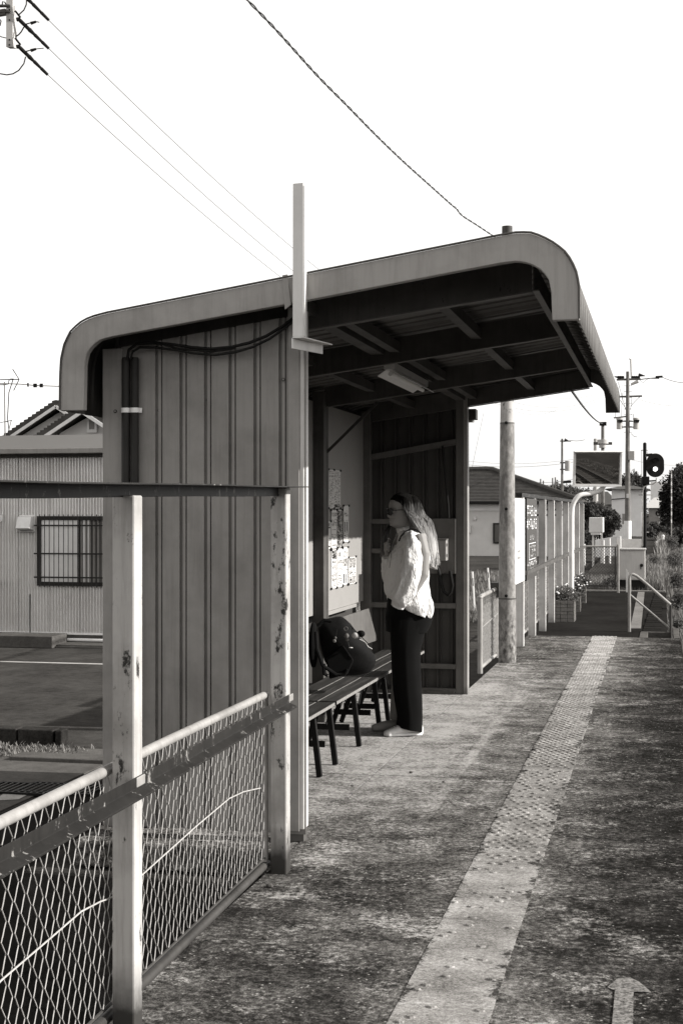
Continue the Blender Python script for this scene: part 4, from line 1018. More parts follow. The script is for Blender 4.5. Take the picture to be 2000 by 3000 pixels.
# ============================================================ LEAF AND GRASS BUILDERS
def leaf_cloud(blobs, n, size, seed, squash=1.0):
    """many small leaf faces spread through a set of uneven lobes: (centre, radius)"""
    rnd = random.Random(seed); m = MB(); tot = sum(r**2 for c, r in blobs)
    for c, r in blobs:
        c = Vector(c)
        for i in range(int(n*r*r/tot)):
            d = Vector((rnd.gauss(0, 1), rnd.gauss(0, 1), rnd.gauss(0, 1)*squash)).normalized()
            q = c+d*r*(rnd.random()**.45)*(1+.55*noise.noise((c+d*r)*2.1/r))
            a = Vector((rnd.gauss(0, 1), rnd.gauss(0, 1), rnd.gauss(0, 1))).normalized(); b_ = a.orthogonal().normalized(); s_ = size*rnd.uniform(.6, 1.4)
            k = len(m.v); m.v += [tuple(q-a*s_), tuple(q+b_*s_*.55), tuple(q+a*s_), tuple(q-b_*s_*.55)]; m.f.append((k, k+1, k+2, k+3)); m.mi.append(0)
    return m
def grass(area, n, h0, h1, seed, zfun, mi=0, lean=.4, w_=.006):
    rnd = random.Random(seed); m = MB(); x0, x1, y0, y1 = area
    for i in range(n):
        x, y = rnd.uniform(x0, x1), rnd.uniform(y0, y1)
        if noise.noise(Vector((x*1.6+seed, y*.9, 0))) < -.18+.4*rnd.random()-.2: continue
        z = zfun(x, y); h = rnd.uniform(h0, h1); a = rnd.uniform(0, 6.28); l = rnd.uniform(0, lean)*h; ww = w_*rnd.uniform(.6, 1.5)
        dx, dy = math.cos(a), math.sin(a); k = len(m.v)
        m.v += [(x-dy*ww, y+dx*ww, z), (x+dy*ww, y-dx*ww, z), (x+dx*l*.4+dy*ww*.7, y+dy*l*.4-dx*ww*.7, z+h*.6), (x+dx*l*.4-dy*ww*.7, y+dy*l*.4+dx*ww*.7, z+h*.6), (x+dx*l, y+dy*l, z+h)]
        m.f += [(k, k+1, k+2, k+3), (k+3, k+2, k+4)]; m.mi += [0, 0]
    return m
def stuff(m, name, mat): return tag(m.build(name, mat, fix=False), kind='stuff')
def tree(label, base, h, blobs, n, size, seed, mat='leafdark', trunk=.12, group=None, name='tree', cat='tree'):
    t = thing(name, label, cat, base, 0, group); B_ = Vector(base)
    m = MB(); m.tube([(0, 0, -.2), (.02*h, 0, h*.3), (0, .01*h, h*.62)], [trunk, trunk*.75, trunk*.4], 8)
    for c, r in blobs[:5]: m.tube([(0, 0, h*.35), tuple((Vector(c)-B_)*.8)], [trunk*.45, trunk*.12], 5)
    m.build('trunk', 'bark', t)
    lm = leaf_cloud([(Vector(c)-B_, r) for c, r in blobs], n, size, seed); lm.build('crown', mat, t, fix=False)
    return t

# ============================================================ LEFT: workshop building, kerb, grates
YB_ = 23.5
wb = thing('corrugated_building', 'long pale corrugated metal building with a barred window across the car park', 'building', (-11, YB_, GZ))
def wp(m, name, mat, par=wb, **kw): return world_part(m, name, mat, par, **kw)
zz = lambda py: PY(150, py, YB_).z
xx = lambda px: PY(px, 1500, YB_).x
seams = [-118, -30, 57, 146, 234, 322, 410, 498]
for i in range(len(seams)-1):
    x0, x1 = xx(seams[i]), xx(seams[i+1]); n = 22
    wx0, wx1, wz0, wz1 = xx(112), xx(330), zz(1716), zz(1512)
    def strip(za, zb, xa, xb):
        k = max(2, int((xb-xa)/.0065)); m = MB()
        for j in range(k+1):
            x = xa+(xb-xa)*j/k; y = YB_-.024*math.sin(2*math.pi*x/.056); m.v += [(x, y, za), (x, y, zb)]
            if j: m.f.append((2*j-2, 2*j, 2*j+1, 2*j-1)); m.mi.append(0)
        return m
    for za, zb in ((wz1, zz(1333)), (zz(1852), wz0), (wz0, wz1)):
        xa, xb = x0, x1-.004
        if (za, zb) == (wz0, wz1):
            if xa >= wx0 and xa < wx1: continue
            xb = min(xb, wx0)
        wp(strip(za, zb, xa, xb), 'cladding_sheet', 'cladding', smooth=60)
m = MB(); m.box(xx(-120), xx(498), YB_+.02, YB_+6, GZ, zz(1290)); wp(m, 'wall_core', 'cladding')
m = MB(); m.box(xx(-120), xx(498), YB_-.38, YB_+6.2, zz(1318), zz(1278)); wp(m, 'fascia', 'fasc')
m = MB(); m.box(xx(-120), xx(498), YB_-.42, YB_-.385, zz(1331), zz(1316)); wp(m, 'gutter', 'trim', bevel=.01)
m = MB(); m.box(xx(-120), xx(498), YB_-.1, YB_+.02, zz(1340), zz(1331)); wp(m, 'eave_soffit', 'beam')
m = MB(); m.box(xx(-120), xx(498), YB_-.03, YB_+.02, zz(1858), zz(1852)); wp(m, 'base_flashing', 'whitepaint')
m = MB(); m.box(xx(-120), xx(498), YB_-.02, YB_+.02, GZ, zz(1858)); wp(m, 'base_wall', 'concrete')
m = MB(); m.tube([(xx(-120), YB_-.09, zz(1872)), (xx(420), YB_-.09, zz(1872))], .03, 10); wp(m, 'ground_pipe', 'whitepaint', smooth=True)
# barred window
wn = MB(); wn.box(wx0+.03, wx1-.03, YB_+.0, YB_+.015, wz0+.03, wz1-.03); wo = wp(wn, 'window', 'frost')
L_ = Vector(wb.location)
def wsub(m, name, mat, **kw):
    m.v = [tuple(Vector(v)-L_) for v in m.v]; return m.build(name, mat, wo, **kw)
m = MB(); m.box(wx0, wx1, YB_-.06, YB_+.02, wz1-.07, wz1); m.box(wx0, wx1, YB_-.06, YB_+.02, wz0, wz0+.07); m.box(wx0, wx0+.06, YB_-.06, YB_+.02, wz0+.07, wz1-.07); wsub(m, 'frame', 'steelbar')
m = MB(); m.box(xx(231), xx(236), YB_-.03, YB_+.0, wz0+.07, wz1-.07); wsub(m, 'mullion', 'steelbar')
for k in range(7):
    m = MB(); x = xx(238+k*12); m.box(x, x+.028, YB_-.016, YB_-.002, wz0+.07, wz1-.07); wsub(m, 'blind_slat', 'blind')
for k in range(19):
    x = xx(127+k*13.8)
    if x > wx1: break
    m = MB(); m.tube([(x, YB_-.15, wz0-.02), (x, YB_-.15, wz1+.03)], .0075, 6); wsub(m, 'grille_bar', 'steelbar')
for py in (1539, 1621, 1690):
    m = MB(); m.box(wx0-.01, wx1, YB_-.165, YB_-.15, zz(py)-.015, zz(py)+.012); wsub(m, 'grille_rail', 'steelbar')
vh = thing('vent_hood', 'white metal vent hood on the corrugated wall left of the window', 'vent hood', (xx(82), YB_-.1, zz(1558)))
vx0, vx1, vz0, vz1 = xx(60), xx(101), zz(1556), zz(1511)
m = MB(); m.add([(vx0, YB_-.02, vz0), (vx1, YB_-.02, vz0), (vx1, YB_-.02, vz1), (vx0, YB_-.02, vz1), (vx0, YB_-.22, vz0+.05), (vx1, YB_-.22, vz0+.05), (vx1, YB_-.13, vz1-.02), (vx0, YB_-.13, vz1-.02)], [(0,1,2,3), (7,6,5,4), (0,4,5,1), (1,5,6,2), (2,6,7,3), (3,7,4,0)]); world_part(m, 'hood', 'whitepaint', vh, bevel=.012)
m = MB(); m.box(vx0-.015, vx1+.02, YB_-.022, YB_-.01, vz0-.02, vz1+.015); world_part(m, 'flange', 'whitepaint', vh)
m = MB(); m.box(vx0-.02, vx1+.02, YB_-.1, YB_-.022, vz0-.02, vz0-.008); world_part(m, 'lip', 'trim', vh)
hd = thing('canopy_bracket', 'white slanted canopy edge at the far left of the corrugated wall', 'canopy', (xx(-40), YB_-.6, zz(1540)))
m = MB(); m.add([(xx(-60), YB_-.9, zz(1530)), (xx(11), YB_-.05, zz(1508)), (xx(11), YB_-.05, zz(1525)), (xx(-60), YB_-.9, zz(1600))]+[(xx(-60), YB_-.7, zz(1530)), (xx(11), YB_-.02, zz(1508)), (xx(11), YB_-.02, zz(1525)), (xx(-60), YB_-.7, zz(1600))], [(0,1,2,3), (7,6,5,4), (0,4,5,1), (1,5,6,2), (2,6,7,3), (3,7,4,0)]); world_part(m, 'panel', 'whitepaint', hd)
m = MB(); m.tube([(xx(-60), YB_-.3, zz(1704)), (xx(20), YB_-.3, zz(1704))], .045, 12); tag(m.build('wall_pipe', 'whitepaint', smooth=True), 'short pale pipe sticking out low on the corrugated wall', 'pipe')
m = MB(); m.tube([(xx(90), YB_-.02, zz(1742)), (xx(90), YB_-.03, zz(1800)), (xx(91), YB_-.04, zz(1875))], .008, 6); tag(m.build('wall_wire', 'dark'), 'thin dark wire hanging down the corrugated wall below the vent', 'wire')
# steps at the foot of the wall
st = thing('concrete_step', 'low concrete plinth with a lower step along the corrugated building', 'step', (-11, YB_-.5, GZ))
m = MB(); p = xx(205); m.box(xx(-120), p, YB_-.75, YB_-.1, GZ, GZ+.21); world_part(m, 'plinth', 'concrete', st, bevel=.015)
m = MB(); m.box(p+.01, xx(498), YB_-.6, YB_-.1, GZ, GZ+.06); world_part(m, 'low_step', 'concrete', st, bevel=.012)
m = MB(); m.box(-5.0, -1.69, -6, 13.15, GZ, GZ+.011); struct('service_strip', m, 'darkasphalt')
# kerb blocks
yk = 13.25
for i, (a, c) in enumerate(((-110, -30), (-28, 50), (52, 158), (161, 184))):
    xa, xb = PY(a, 2200, yk).x, PY(c, 2200, yk).x
    m = MB(); m.box(xa, xb-.012, yk, yk+.17, GZ, GZ+.165); tag(m.build('kerb_block', 'mossy', bevel=.012), ['kerb block cut by the left edge of the photo', 'kerb block left of the joint in the car park edge', 'longest kerb block in the car park edge', 'short upright kerb stone ending the row'][i], 'kerb', 'kerb blocks along the car park')
m = MB(); q = G(230, 2232, GZ); m.box(-6.0, -5.05, q.y-.14, q.y+.14, GZ, GZ+.05); tag(m.build('kerb_slab', 'concrete', bevel=.01), 'low flat kerb slab lying near the shelter wall', 'kerb')
for i, (a, c) in enumerate(((-60, 38), (42, 190))):
    q0 = G(a, 2322, GZ+.02); q1 = G(c, 2288, GZ+.02)
    g_ = thing('drain_grate', ['iron drain grate with slanting bars at the left edge', 'iron drain grate of crossed bars beside the platform'][i], 'drain grate', (q0.x, q0.y, GZ+.02), 0, 'drain grates')
    m = MB(); x0, x1, y0, y1 = q0.x, q0.x+.66, q0.y, q0.y+.42; z = GZ+.014
    m.box(x0, x1, y0, y0+.02, z, z+.02); m.box(x0, x1, y1-.02, y1, z, z+.02); m.box(x0, x0+.02, y0+.02, y1-.02, z, z+.02); m.box(x1-.02, x1, y0+.02, y1-.02, z, z+.02); world_part(m, 'frame', 'steel', g_)
    for k in range(11):
        m = MB(); x = x0+.05+k*.055; m.box(x, x+.014, y0+.021, y1-.021, z+.004, z+.019); world_part(m, 'bar', 'grate', g_)
    m = MB(); m.box(x0, x1, y0, y1, z-.003, z-.001); world_part(m, 'pit', 'dark', g_)
q = [G(px, py, GZ) for px, py in ((-20, 2352), (55, 2348), (92, 2328), (20, 2325))]
m = MB(); m.add([(p.x, p.y, GZ+.016) for p in q], [(0,1,2,3)]); struct('painted_patch', m, 'linepaint')
stuff(grass((-6.9, -5.2, 12.5, 13.2), 1500, .015, .05, 5, lambda x, y: GZ+.01, lean=1.2), 'dry_grass', 'straw')
stuff(grass((-5.35, -4.75, 13.3, 13.75), 900, .015, .05, 6, lambda x, y: GZ+.0, lean=1.5), 'dry_grass', 'straw')
stuff(grass((-8.6, -7.9, 22.2, 22.6), 200, .05, .16, 8, lambda x, y: GZ, lean=1), 'dry_grass', 'straw')
stuff(grass((-2.95, -2.72, 6.2, 6.9), 700, .02, .07, 9, lambda x, y: -.14, lean=1), 'weeds', 'grass')
# houses behind the workshop
def gable_house(name, label, pts, Y, dep):
    """pts: ridge px/py, left eave px/py, right eave px/py of the gable facing the camera"""
    t = thing(name, label, 'house', (PY(pts[0][0], 1500, Y).x, Y, GZ)); a, l, r = [PY(px, py, Y) for px, py in pts]
    m = MB(); m.add([(l.x+.5, Y, GZ), (r.x-.5, Y, GZ), (r.x-.5, Y, r.z+.25), (a.x, Y, a.z-.12), (l.x+.5, Y, l.z+.25)]+[(l.x+.5, Y+dep, GZ), (r.x-.5, Y+dep, GZ), (r.x-.5, Y+dep, r.z+.25), (a.x, Y+dep, a.z-.12), (l.x+.5, Y+dep, l.z+.25)], [(0,1,2,3,4), (9,8,7,6,5)]+[(i, (i+1) % 5, (i+1) % 5+5, i+5) for i in range(5)]); world_part(m, 'wall', 'stucco_l', t)
    for e in (l, r):
        s_ = (Vector((a.x, 0, a.z))-Vector((e.x, 0, e.z)))
        # stepped tile courses
        m = MB(); n = 14
        for k in range(n):
            p0 = Vector((e.x, 0, e.z))+s_*(k/n); p1 = Vector((e.x, 0, e.z))+s_*((k+1)/n)
            zt_ = .20; m.add([(p0.x, Y-.45, p0.z), (p1.x, Y-.45, p1.z), (p1.x, Y-.45, p1.z+zt_-.05), (p0.x, Y-.45, p0.z+zt_), (p0.x, Y+dep, p0.z), (p1.x, Y+dep, p1.z), (p1.x, Y+dep, p1.z+zt_-.05), (p0.x, Y+dep, p0.z+zt_)], [(0,1,2,3), (7,6,5,4), (0,4,5,1), (1,5,6,2), (2,6,7,3), (3,7,4,0)])
        world_part(m, 'roof', 'tile', t)
        m = MB(); o_ = Vector((0, 0, -.13)); P0, P1 = Vector((e.x, Y-.47, e.z-.04)), Vector((a.x, Y-.47, a.z-.04)); m.bar(P0, P1, .03, .085); world_part(m, 'verge_board', 'whitepaint', t)
    return t
h1 = gable_house('gabled_house', 'taller tiled gable house, farther left behind the corrugated building', [(183, 1190), (20, 1300), (330, 1290)], 38, 9)
h2 = gable_house('gabled_house', 'tiled gable house with a small framed window, half hidden by the shelter', [(262, 1205), (120, 1300), (420, 1310)], 33, 4)
q0, q1 = PY(264, 1258, 33), PY(280, 1229, 33); m = MB(); m.box(q0.x, q1.x, 32.96, 33.01, q0.z, q1.z); wd = world_part(m, 'window', 'trim', h2)
m = MB(); m.box(q0.x-.06, q1.x+.06, 32.93, 32.96, q0.z-.08, q0.z); m.box(q0.x-.06, q1.x+.06, 32.93, 32.96, q1.z, q1.z+.05); m.box(q0.x-.06, q0.x, 32.93, 32.96, q0.z, q1.z); m.box(q1.x, q1.x+.06, 32.93, 32.96, q0.z, q1.z)
m.v = [tuple(Vector(v)-Vector(h2.location)) for v in m.v]; m.build('frame', 'whitepaint', wd)
# aerials
def aerial(label, d, mast, lines, r=.012):
    t = thing('roof_aerial', label, 'aerial', tuple(P(mast[0][0], mast[0][1], d)), 0)
    m = MB(); m.tube([P(px, py, d) for px, py in mast], r, 6); world_part(m, 'mast', 'pole', t)
    for ln in lines: 
        m = MB(); m.tube([P(px, py, d) for px, py in ln], r*.8, 6); world_part(m, 'rod', 'dark', t)
aerial('tall television aerial on a mast at the left edge of the sky', 27, [(15, 1290), (13, 1118)], [[(-40, 1113), (55, 1111)], [(37, 1081), (56, 1111), (40, 1144)], [(27, 1112), (24, 1125), (10, 1127), (-20, 1127)], [(38, 1112), (26, 1150), (24, 1190), (22, 1225), (30, 1290)], [(30, 1110), (40, 1110)]])
aerial('faint small aerial beside the tall mast, low at the left edge', 45, [(18, 1290), (33, 1232)], [[(0, 1238), (36, 1231)], [(14, 1235), (22, 1235)]], .014)
m = MB(); pts = [P(px, py, 30) for px, py in ((-60, 1121), (60, 1125), (105, 1129), (190, 1132), (420, 1136))]; m.tube(pts, .011, 5)
tag(m.build('service_wire', 'pole'), 'thin service wire with small clamps crossing behind the roof corner', 'wire')
m = MB()
for px, w_ in ((82, 3), (103, 10), (121, 9)): q = P(px, 1127 if px < 100 else 1129, 29.9); m.box(q.x-w_*.0036, q.x+w_*.0036, q.y-.02, q.y+.02, q.z-.04, q.z+.04)
tag(m.build('wire_clamp', 'dark'), 'small dark clamps on the service wire left of the shelter roof', 'clamp')

# ============================================================ POWER POLE TOP LEFT AND ITS LINES
d = 21.5; ca = thing('pole_crossarm', 'pale square steel crossarm end hung with black sleeves at the top left corner', 'crossarm', tuple(P(30, 143, d)))
def cp(m, name, mat, **kw): return world_part(m, name, mat, ca, **kw)
a, c = P(18, 143, d), P(37, -260, d); v = Vector((-SN, CS, 0)); r_ = Vector((CS, SN, 0)); W = (37-18)*d/F
m = MB(); q = P(18, 136, d); yaw = Vector((.62, .78, 0)).normalized(); yb2 = Vector((.93, -.36, 0)).normalized()
e0 = r_*W; e1 = (r_*.45+v*.9).normalized()*W; zt = P(18, -300, d).z
bs = [q, q+e0, q+e0+e1, q+e1]; m.add([tuple(p) for p in bs]+[(p.x, p.y, zt) for p in bs], [(0,1,2,3), (7,6,5,4), (0,4,5,1), (1,5,6,2), (2,6,7,3), (3,7,4,0)]); cp(m, 'arm_tube', 'trans')
for py in (27, 57, 115, 130):
    m = MB(); q = P(27.5, py, d-.003); m.tube([q, q-v*.004], .013, 10); cp(m, 'bolt_hole', 'dark')
m = MB(); 
for py in (16, 33): q = P(-30, py, d+.05); m.bar(q, P(29, py, d-.02), .05, .03); 
m.bar(P(-30, 42, d+.1), P(18, 34, d), .06, .09); cp(m, 'clamp_bracket', 'beam')
pq = P(-150, 100, d+.3); m = MB(); m.tube([(pq.x, pq.y, GZ-.2), (pq.x, pq.y, 10.6)], [.17, .11], 16); cp(m, 'pole_shaft', 'pole', smooth=True)
m = MB(); m.bar(P(-150, 24, d+.2), P(-28, 24, d+.06), .05, .06); m.bar(P(-150, 24, d-.1+.3), P(-20, 40, d+.12), .05, .05); cp(m, 'crossarm_bar', 'trans')
wires = [((143, 58), 2.90), ((143, 141), 3.12), ((140, 218), 3.11)]
for i, ((px, py), sag) in enumerate(wires):
    s0 = [(48, -38), (58, 58), (58, 138)][i]
    m = MB(); pts = [P(s0[0]+(px-s0[0])*t, s0[1]+(py-s0[1])*t, 21.4+.1*t) for t in (0, .3, .34, .5, .52, .75, .77, 1)]
    m.tube(pts, [.030, .028, .034, .022, .028, .021, .026, .022], 10); cp(m, 'insulator_sleeve', 'dark', smooth=True)
    if i:
        m = MB(); m.bar(P(s0[0]-14, s0[1]-28, 21.4), P(s0[0]+2, s0[1]-8, 21.4), .012, .03); m.bar(P(s0[0]-10, s0[1]-2, 21.4), P(s0[0]+2, s0[1]-4, 21.4), .05, .045); cp(m, 'link', 'steel')
        m = MB(); m.tube([P(x_, y_, 21.4) for x_, y_ in ((s0[0]+16, s0[1]+12), (s0[0]+30, s0[1]+8), (s0[0]+36, s0[1]+9))], [.010, .008, .02], 6); m.tube([P(s0[0]+32, s0[1]+9, 21.4), P(s0[0]+48, s0[1]+4, 21.4)], [.026, .018], 8); m.tube([P(s0[0]+48, s0[1]+4, 21.4), P(s0[0]+(57 if i == 1 else 70), s0[1]+(6 if i == 1 else 2), 21.4)], .007, 5); cp(m, 'spur', 'dark', smooth=True)
    A = P(px, py, 21.5); B_ = P(1838, 1110+i*3, 75); m = MB(); pts = []
    for k in range(61):
        t = k/60; q = A.lerp(B_, t); q.z -= 4*sag*t*(1-t); pts.append(q)
    m.tube(pts, .0052, 5); tag(m.build('power_line', 'wiregrey'), ['uppermost of the three thin power lines slanting down to the shelter roof', 'middle of the three thin power lines slanting down to the shelter roof', 'lowest of the three thin power lines slanting down to the shelter roof'][i], 'power line', 'thin power lines')
for pts, r0 in (([(78, -5), (77, 12), (70, 28), (56, 41)], .010), ([(70, 78), (62, 92), (55, 100), (46, 106)], .010), ([(75, 165), (70, 185), (55, 205), (38, 215), (20, 218), (-10, 213)], .010), ([(-10, 100), (5, 107), (18, 110)], .007), ([(6, 16), (8, 3), (14, 5), (18, 12)], .010), ([(-5, 50), (3, 60), (0, 74)], .010)):
    m = MB(); m.tube([P(a_, b_, d) for a_, b_ in pts], r0, 6); cp(m, 'jumper_cable', 'dark', smooth=True)
# twisted cable to the pipe pole
cpts = [(560, -190), (640, -95), (726, 0), (812, 90), (930, 221), (1016, 308), (1102, 396), (1182, 473), (1262, 545), (1320, 597), (1337, 611), (1354, 631), (1400, 661), (1458, 699), (1475, 706)]
ds = [(4.28-EYE)*F/(1500-py) for px, py in cpts]
base = [P(px, py, d_) for (px, py), d_ in zip(cpts, ds)]
def resamp(pts, step):
    out_ = [pts[0]]; acc = 0
    for i in range(len(pts)-1):
        p0, p1, p2, p3 = pts[max(0, i-1)], pts[i], pts[i+1], pts[min(len(pts)-1, i+2)]; n = max(2, int((p2-p1).length/step))
        for k in range(1, n+1):
            f = k/n; out_.append(.5*((2*p1)+(p2-p0)*f+(2*p0-5*p1+4*p2-p3)*f*f+(3*p1-p0-3*p2+p3)*f**3))
    return out_
bb = resamp(base, .025)
tc = thing('twisted_cable', 'twisted black cable crossing the sky down to the pole behind the roof', 'cable', tuple(bb[0]))
for ph in (0, math.pi):
    m = MB(); L = 0; pts = []
    for i, p in enumerate(bb):
        if i: L += (p-bb[i-1]).length
        t = (bb[min(i+1, len(bb)-1)]-bb[max(0, i-1)]).normalized(); x = t.cross(Vector((0, 0, 1))).normalized(); y = x.cross(t); a_ = ph+2*math.pi*L/.31
        pts.append(p+x*.0046*math.cos(a_)+y*.0046*math.sin(a_))
    m.tube(pts, .0038, 5); world_part(m, 'strand', 'dark', tc, smooth=True)
# pipe pole behind the shelter
q = G(1485, 1940); dpole = 14.7
pp_ = thing('pipe_pole', 'rust stained white pipe pole standing just beyond the shelter', 'pole', (q.x, q.y, 0))
dia = 51*dpole/F
zj1 = EYE+(1500-1240)*dpole/F; zj0 = EYE+(1500-1753)*dpole/F
for nm, z0, z1, r0, r1, mt in (('pole_section', -.02, zj0, dia*.51, dia*.50, 'polepaint'), ('pole_section', zj0, zj1, dia*.485, dia*.41, 'polepaint'), ('pole_section', zj1, 4.40, dia*.40, dia*.28, 'fence')):
    m = MB(); m.tube([(q.x, q.y, z0), (q.x, q.y, z1)], [r0, r1], 28); world_part(m, nm, mt, pp_, smooth=True)
for z, r0 in ((zj0, dia*.515), (zj1, dia*.42)):
    m = MB(); m.tube([(q.x, q.y, z-.006), (q.x, q.y, z+.006)], r0, 28); world_part(m, 'joint_ring', 'beam', pp_, smooth=True)
m = MB(); m.tube([(q.x, q.y, 4.40), (q.x, q.y, 4.50)], dia*.3, 20); world_part(m, 'cap', 'beam', pp_, smooth=True)
for py in (1238, 1491, 1746):
    w_ = PY(1482, py, q.y-.1); m = MB(); m.tube([w_, w_+Vector((0, .03, 0))], .016, 8); m.tube([w_-Vector((0, .006, 0)), w_], .009, 8); world_part(m, 'bolt', 'dark', pp_)

# ============================================================ FAR FENCES
XF = -1.63
ff = thing('far_fence', 'long white post and mesh fence continuing past the shelter', 'fence', (XF, 16.9, 0))
def fp(m, name, mat, **kw): return world_part(m, name, mat, ff, **kw)
ysf = [Y_ for Y_ in (16.45, 18.0, 19.6, 21.2, 22.8, 24.4, 26.0, 27.6, 29.2)]
for i, y in enumerate(ysf):
    m = MB(); m.box(XF-.03, XF+.055, y, y+.07, -.1, 1.72); m.box(XF+.055, XF+.062, y-.004, y+.075, -.1, 1.72); fp(m, 'post', 'fence_far', bevel=.004)
m = MB(); m.box(XF-.04, XF+.05, 16.4, 29.3, 1.725, 1.77); fp(m, 'top_rail', 'darkrail')
m = MB(); m.box(XF+.063, XF+.10, 16.5, 29.3, .82, .868); fp(m, 'mid_rail', 'beam')
m = MB(); m.tube([(XF-.06, 16.3, .05), (XF-.06, 29.3, .05)], .017, 8); fp(m, 'bottom_pipe', 'galv', smooth=True)
for y in [16.9+1.6*k for k in range(8)]:
    m = MB(); m.tube([(XF-.045, y, .0), (XF-.045, y, .84)], .015, 8); fp(m, 'pipe_upright', 'galv', smooth=True)
fp(chain_link(16.2, 29.2, .06, .83, XF-.05, r=.0016, sides=3, sub=1), 'chain_link', 'wire')
sf = thing('short_mesh_fence', 'short pipe framed chain link fence between the shelter and the pipe pole', 'fence', (-1.73, 13.8, 0))
def sfp(m, name, mat, **kw): return world_part(m, name, mat, sf, **kw)
XS = -1.735; zt = PX(1400, 1738, XS).z
m = MB(); m.tube([(XS, 13.78, -.02), (XS, 13.78, zt-.06)], .026, 14); m.ball((XS, 13.78, zt-.05), .028, .028, .02); sfp(m, 'end_post', 'galv', smooth=True)
m = MB(); m.tube([(XS, 13.8, zt-.045), (XS, 16.3, zt-.03)], .021, 10); sfp(m, 'top_pipe', 'galv', smooth=True)
m = MB(); m.tube([(XS, 13.8, .03), (XS, 16.3, .03)], .018, 10); sfp(m, 'bottom_pipe', 'galv', smooth=True)
m = MB(); m.tube([(XS+.01, 15.1, .0), (XS+.01, 15.1, zt-.05)], .016, 8); sfp(m, 'pipe_upright', 'galv', smooth=True)
m = MB(); m.box(XS-.05, XS+.05, 15.05, 15.2, zt-.12, zt+.03); sfp(m, 'clamp', 'beam')
sfp(chain_link(13.82, 16.2, .05, zt-.06, XS+.01, r=.0018, sides=4, sub=2), 'chain_link', 'wire')
m = MB(); m.tube([(XS+.02, 13.82, .43), (XS+.02, 15.1, .47), (XS+.02, 16.2, .47)], .003, 5); sfp(m, 'tension_wire', 'wire')
# signs on the far fence
def sign_panel(name, label, y0, y1, z0, z1, mat, x=XF+.075):
    t = thing(name, label, 'sign', (x, y0, z0)); m = MB(); m.box(x-.012, x, y0, y1, z0, z1); world_part(m, 'panel', mat, t)
    m = MB(); m.box(x-.02, x+.012, y0-.02, y0-.001, z0, z1); world_part(m, 'frame_edge', 'dark', t); return t
sx = XF+.075
def sY(px): return PX(px, 1500, sx).y
s1 = sign_panel('white_sign', 'blank bright white signboard with one small sticker on the far fence', sY(1495), sY(1536.5), .765, 1.70, 'signwhite')
ya_, yb3 = sY(1514), sY(1524); m = MB(); m.box(sx+.0005, sx+.003, ya_, yb3, 1.03, 1.13); world_part(m, 'sticker', 'print2', s1)
m = MB(); m.box(sx+.003, sx+.005, ya_+.03, yb3-.03, 1.055, 1.105); world_part(m, 'sticker_text', 'print3', s1)
dy0, dy1 = sY(1539.5), sY(1572)
s2 = sign_panel('dark_sign', 'dark signboard with rows of white Japanese lettering on the far fence', dy0, dy1, .75, 1.71, 'signdark')
rnd = random.Random(11)
def glyph_row(n, y0, y1, z0, z1, dens=.5, gap=.18):
    """brush-like white characters made of strokes"""
    m = MB(); cw = (y1-y0)/n
    for i in range(n):
        a, b_ = y0+i*cw+cw*gap/2, y0+(i+1)*cw-cw*gap/2; h = z1-z0; t = min((b_-a), h)*.11
        for k in range(rnd.choice((2, 3, 3))):
            zc_ = z0+h*rnd.choice((.08, .3, .5, .72, .92)); aa, bb_ = sorted((rnd.uniform(a, a+(b_-a)*.4), rnd.uniform(a+(b_-a)*.6, b_))); m.box(sx+.0005, sx+.003, aa, bb_, zc_-t/2, zc_+t/2)
        for k in range(rnd.choice((2, 2, 3))):
            yc = a+(b_-a)*rnd.choice((.1, .3, .5, .7, .9)); z_a, z_b = sorted((rnd.uniform(z0, z0+h*.35), rnd.uniform(z0+h*.6, z1))); m.box(sx+.0035, sx+.005, yc-t/2, yc+t/2, z_a, z_b)
    return world_part(m, 'lettering', 'signwhite', s2)
W_ = dy1-dy0
glyph_row(5, dy0+.06*W_, dy0+.95*W_, 1.50, 1.63); glyph_row(6, dy0+.04*W_, dy0+.96*W_, 1.34, 1.47)
glyph_row(3, dy0+.34*W_, dy0+.70*W_, 1.215, 1.275)
for k, z in enumerate((1.115, 1.06, 1.0)): glyph_row(5 if k != 1 else 4, dy0+(.36 if k != 1 else .5)*W_, dy0+.84*W_, z, z+.038)
m = MB(); m.box(sx+.0005, sx+.003, dy0+.27*W_, dy0+.285*W_, .975, 1.175); m.box(sx+.0005, sx+.003, dy0+.286*W_, dy0+.86*W_, 1.168, 1.175); m.box(sx+.0005, sx+.003, dy0+.286*W_, dy0+.86*W_, .975, .982); world_part(m, 'box_outline', 'signwhite', s2)
glyph_row(9, dy0+.12*W_, dy0+.97*W_, .90, .955); glyph_row(4, dy0+.38*W_, dy0+.80*W_, .825, .878)
m = MB(); m.box(XF-.15, XF-.13, 18.5, 19.6, .92, 1.5); tag(m.build('notice_panel', 'dark'), 'narrow black panel behind the fence right of the dark sign', 'panel')

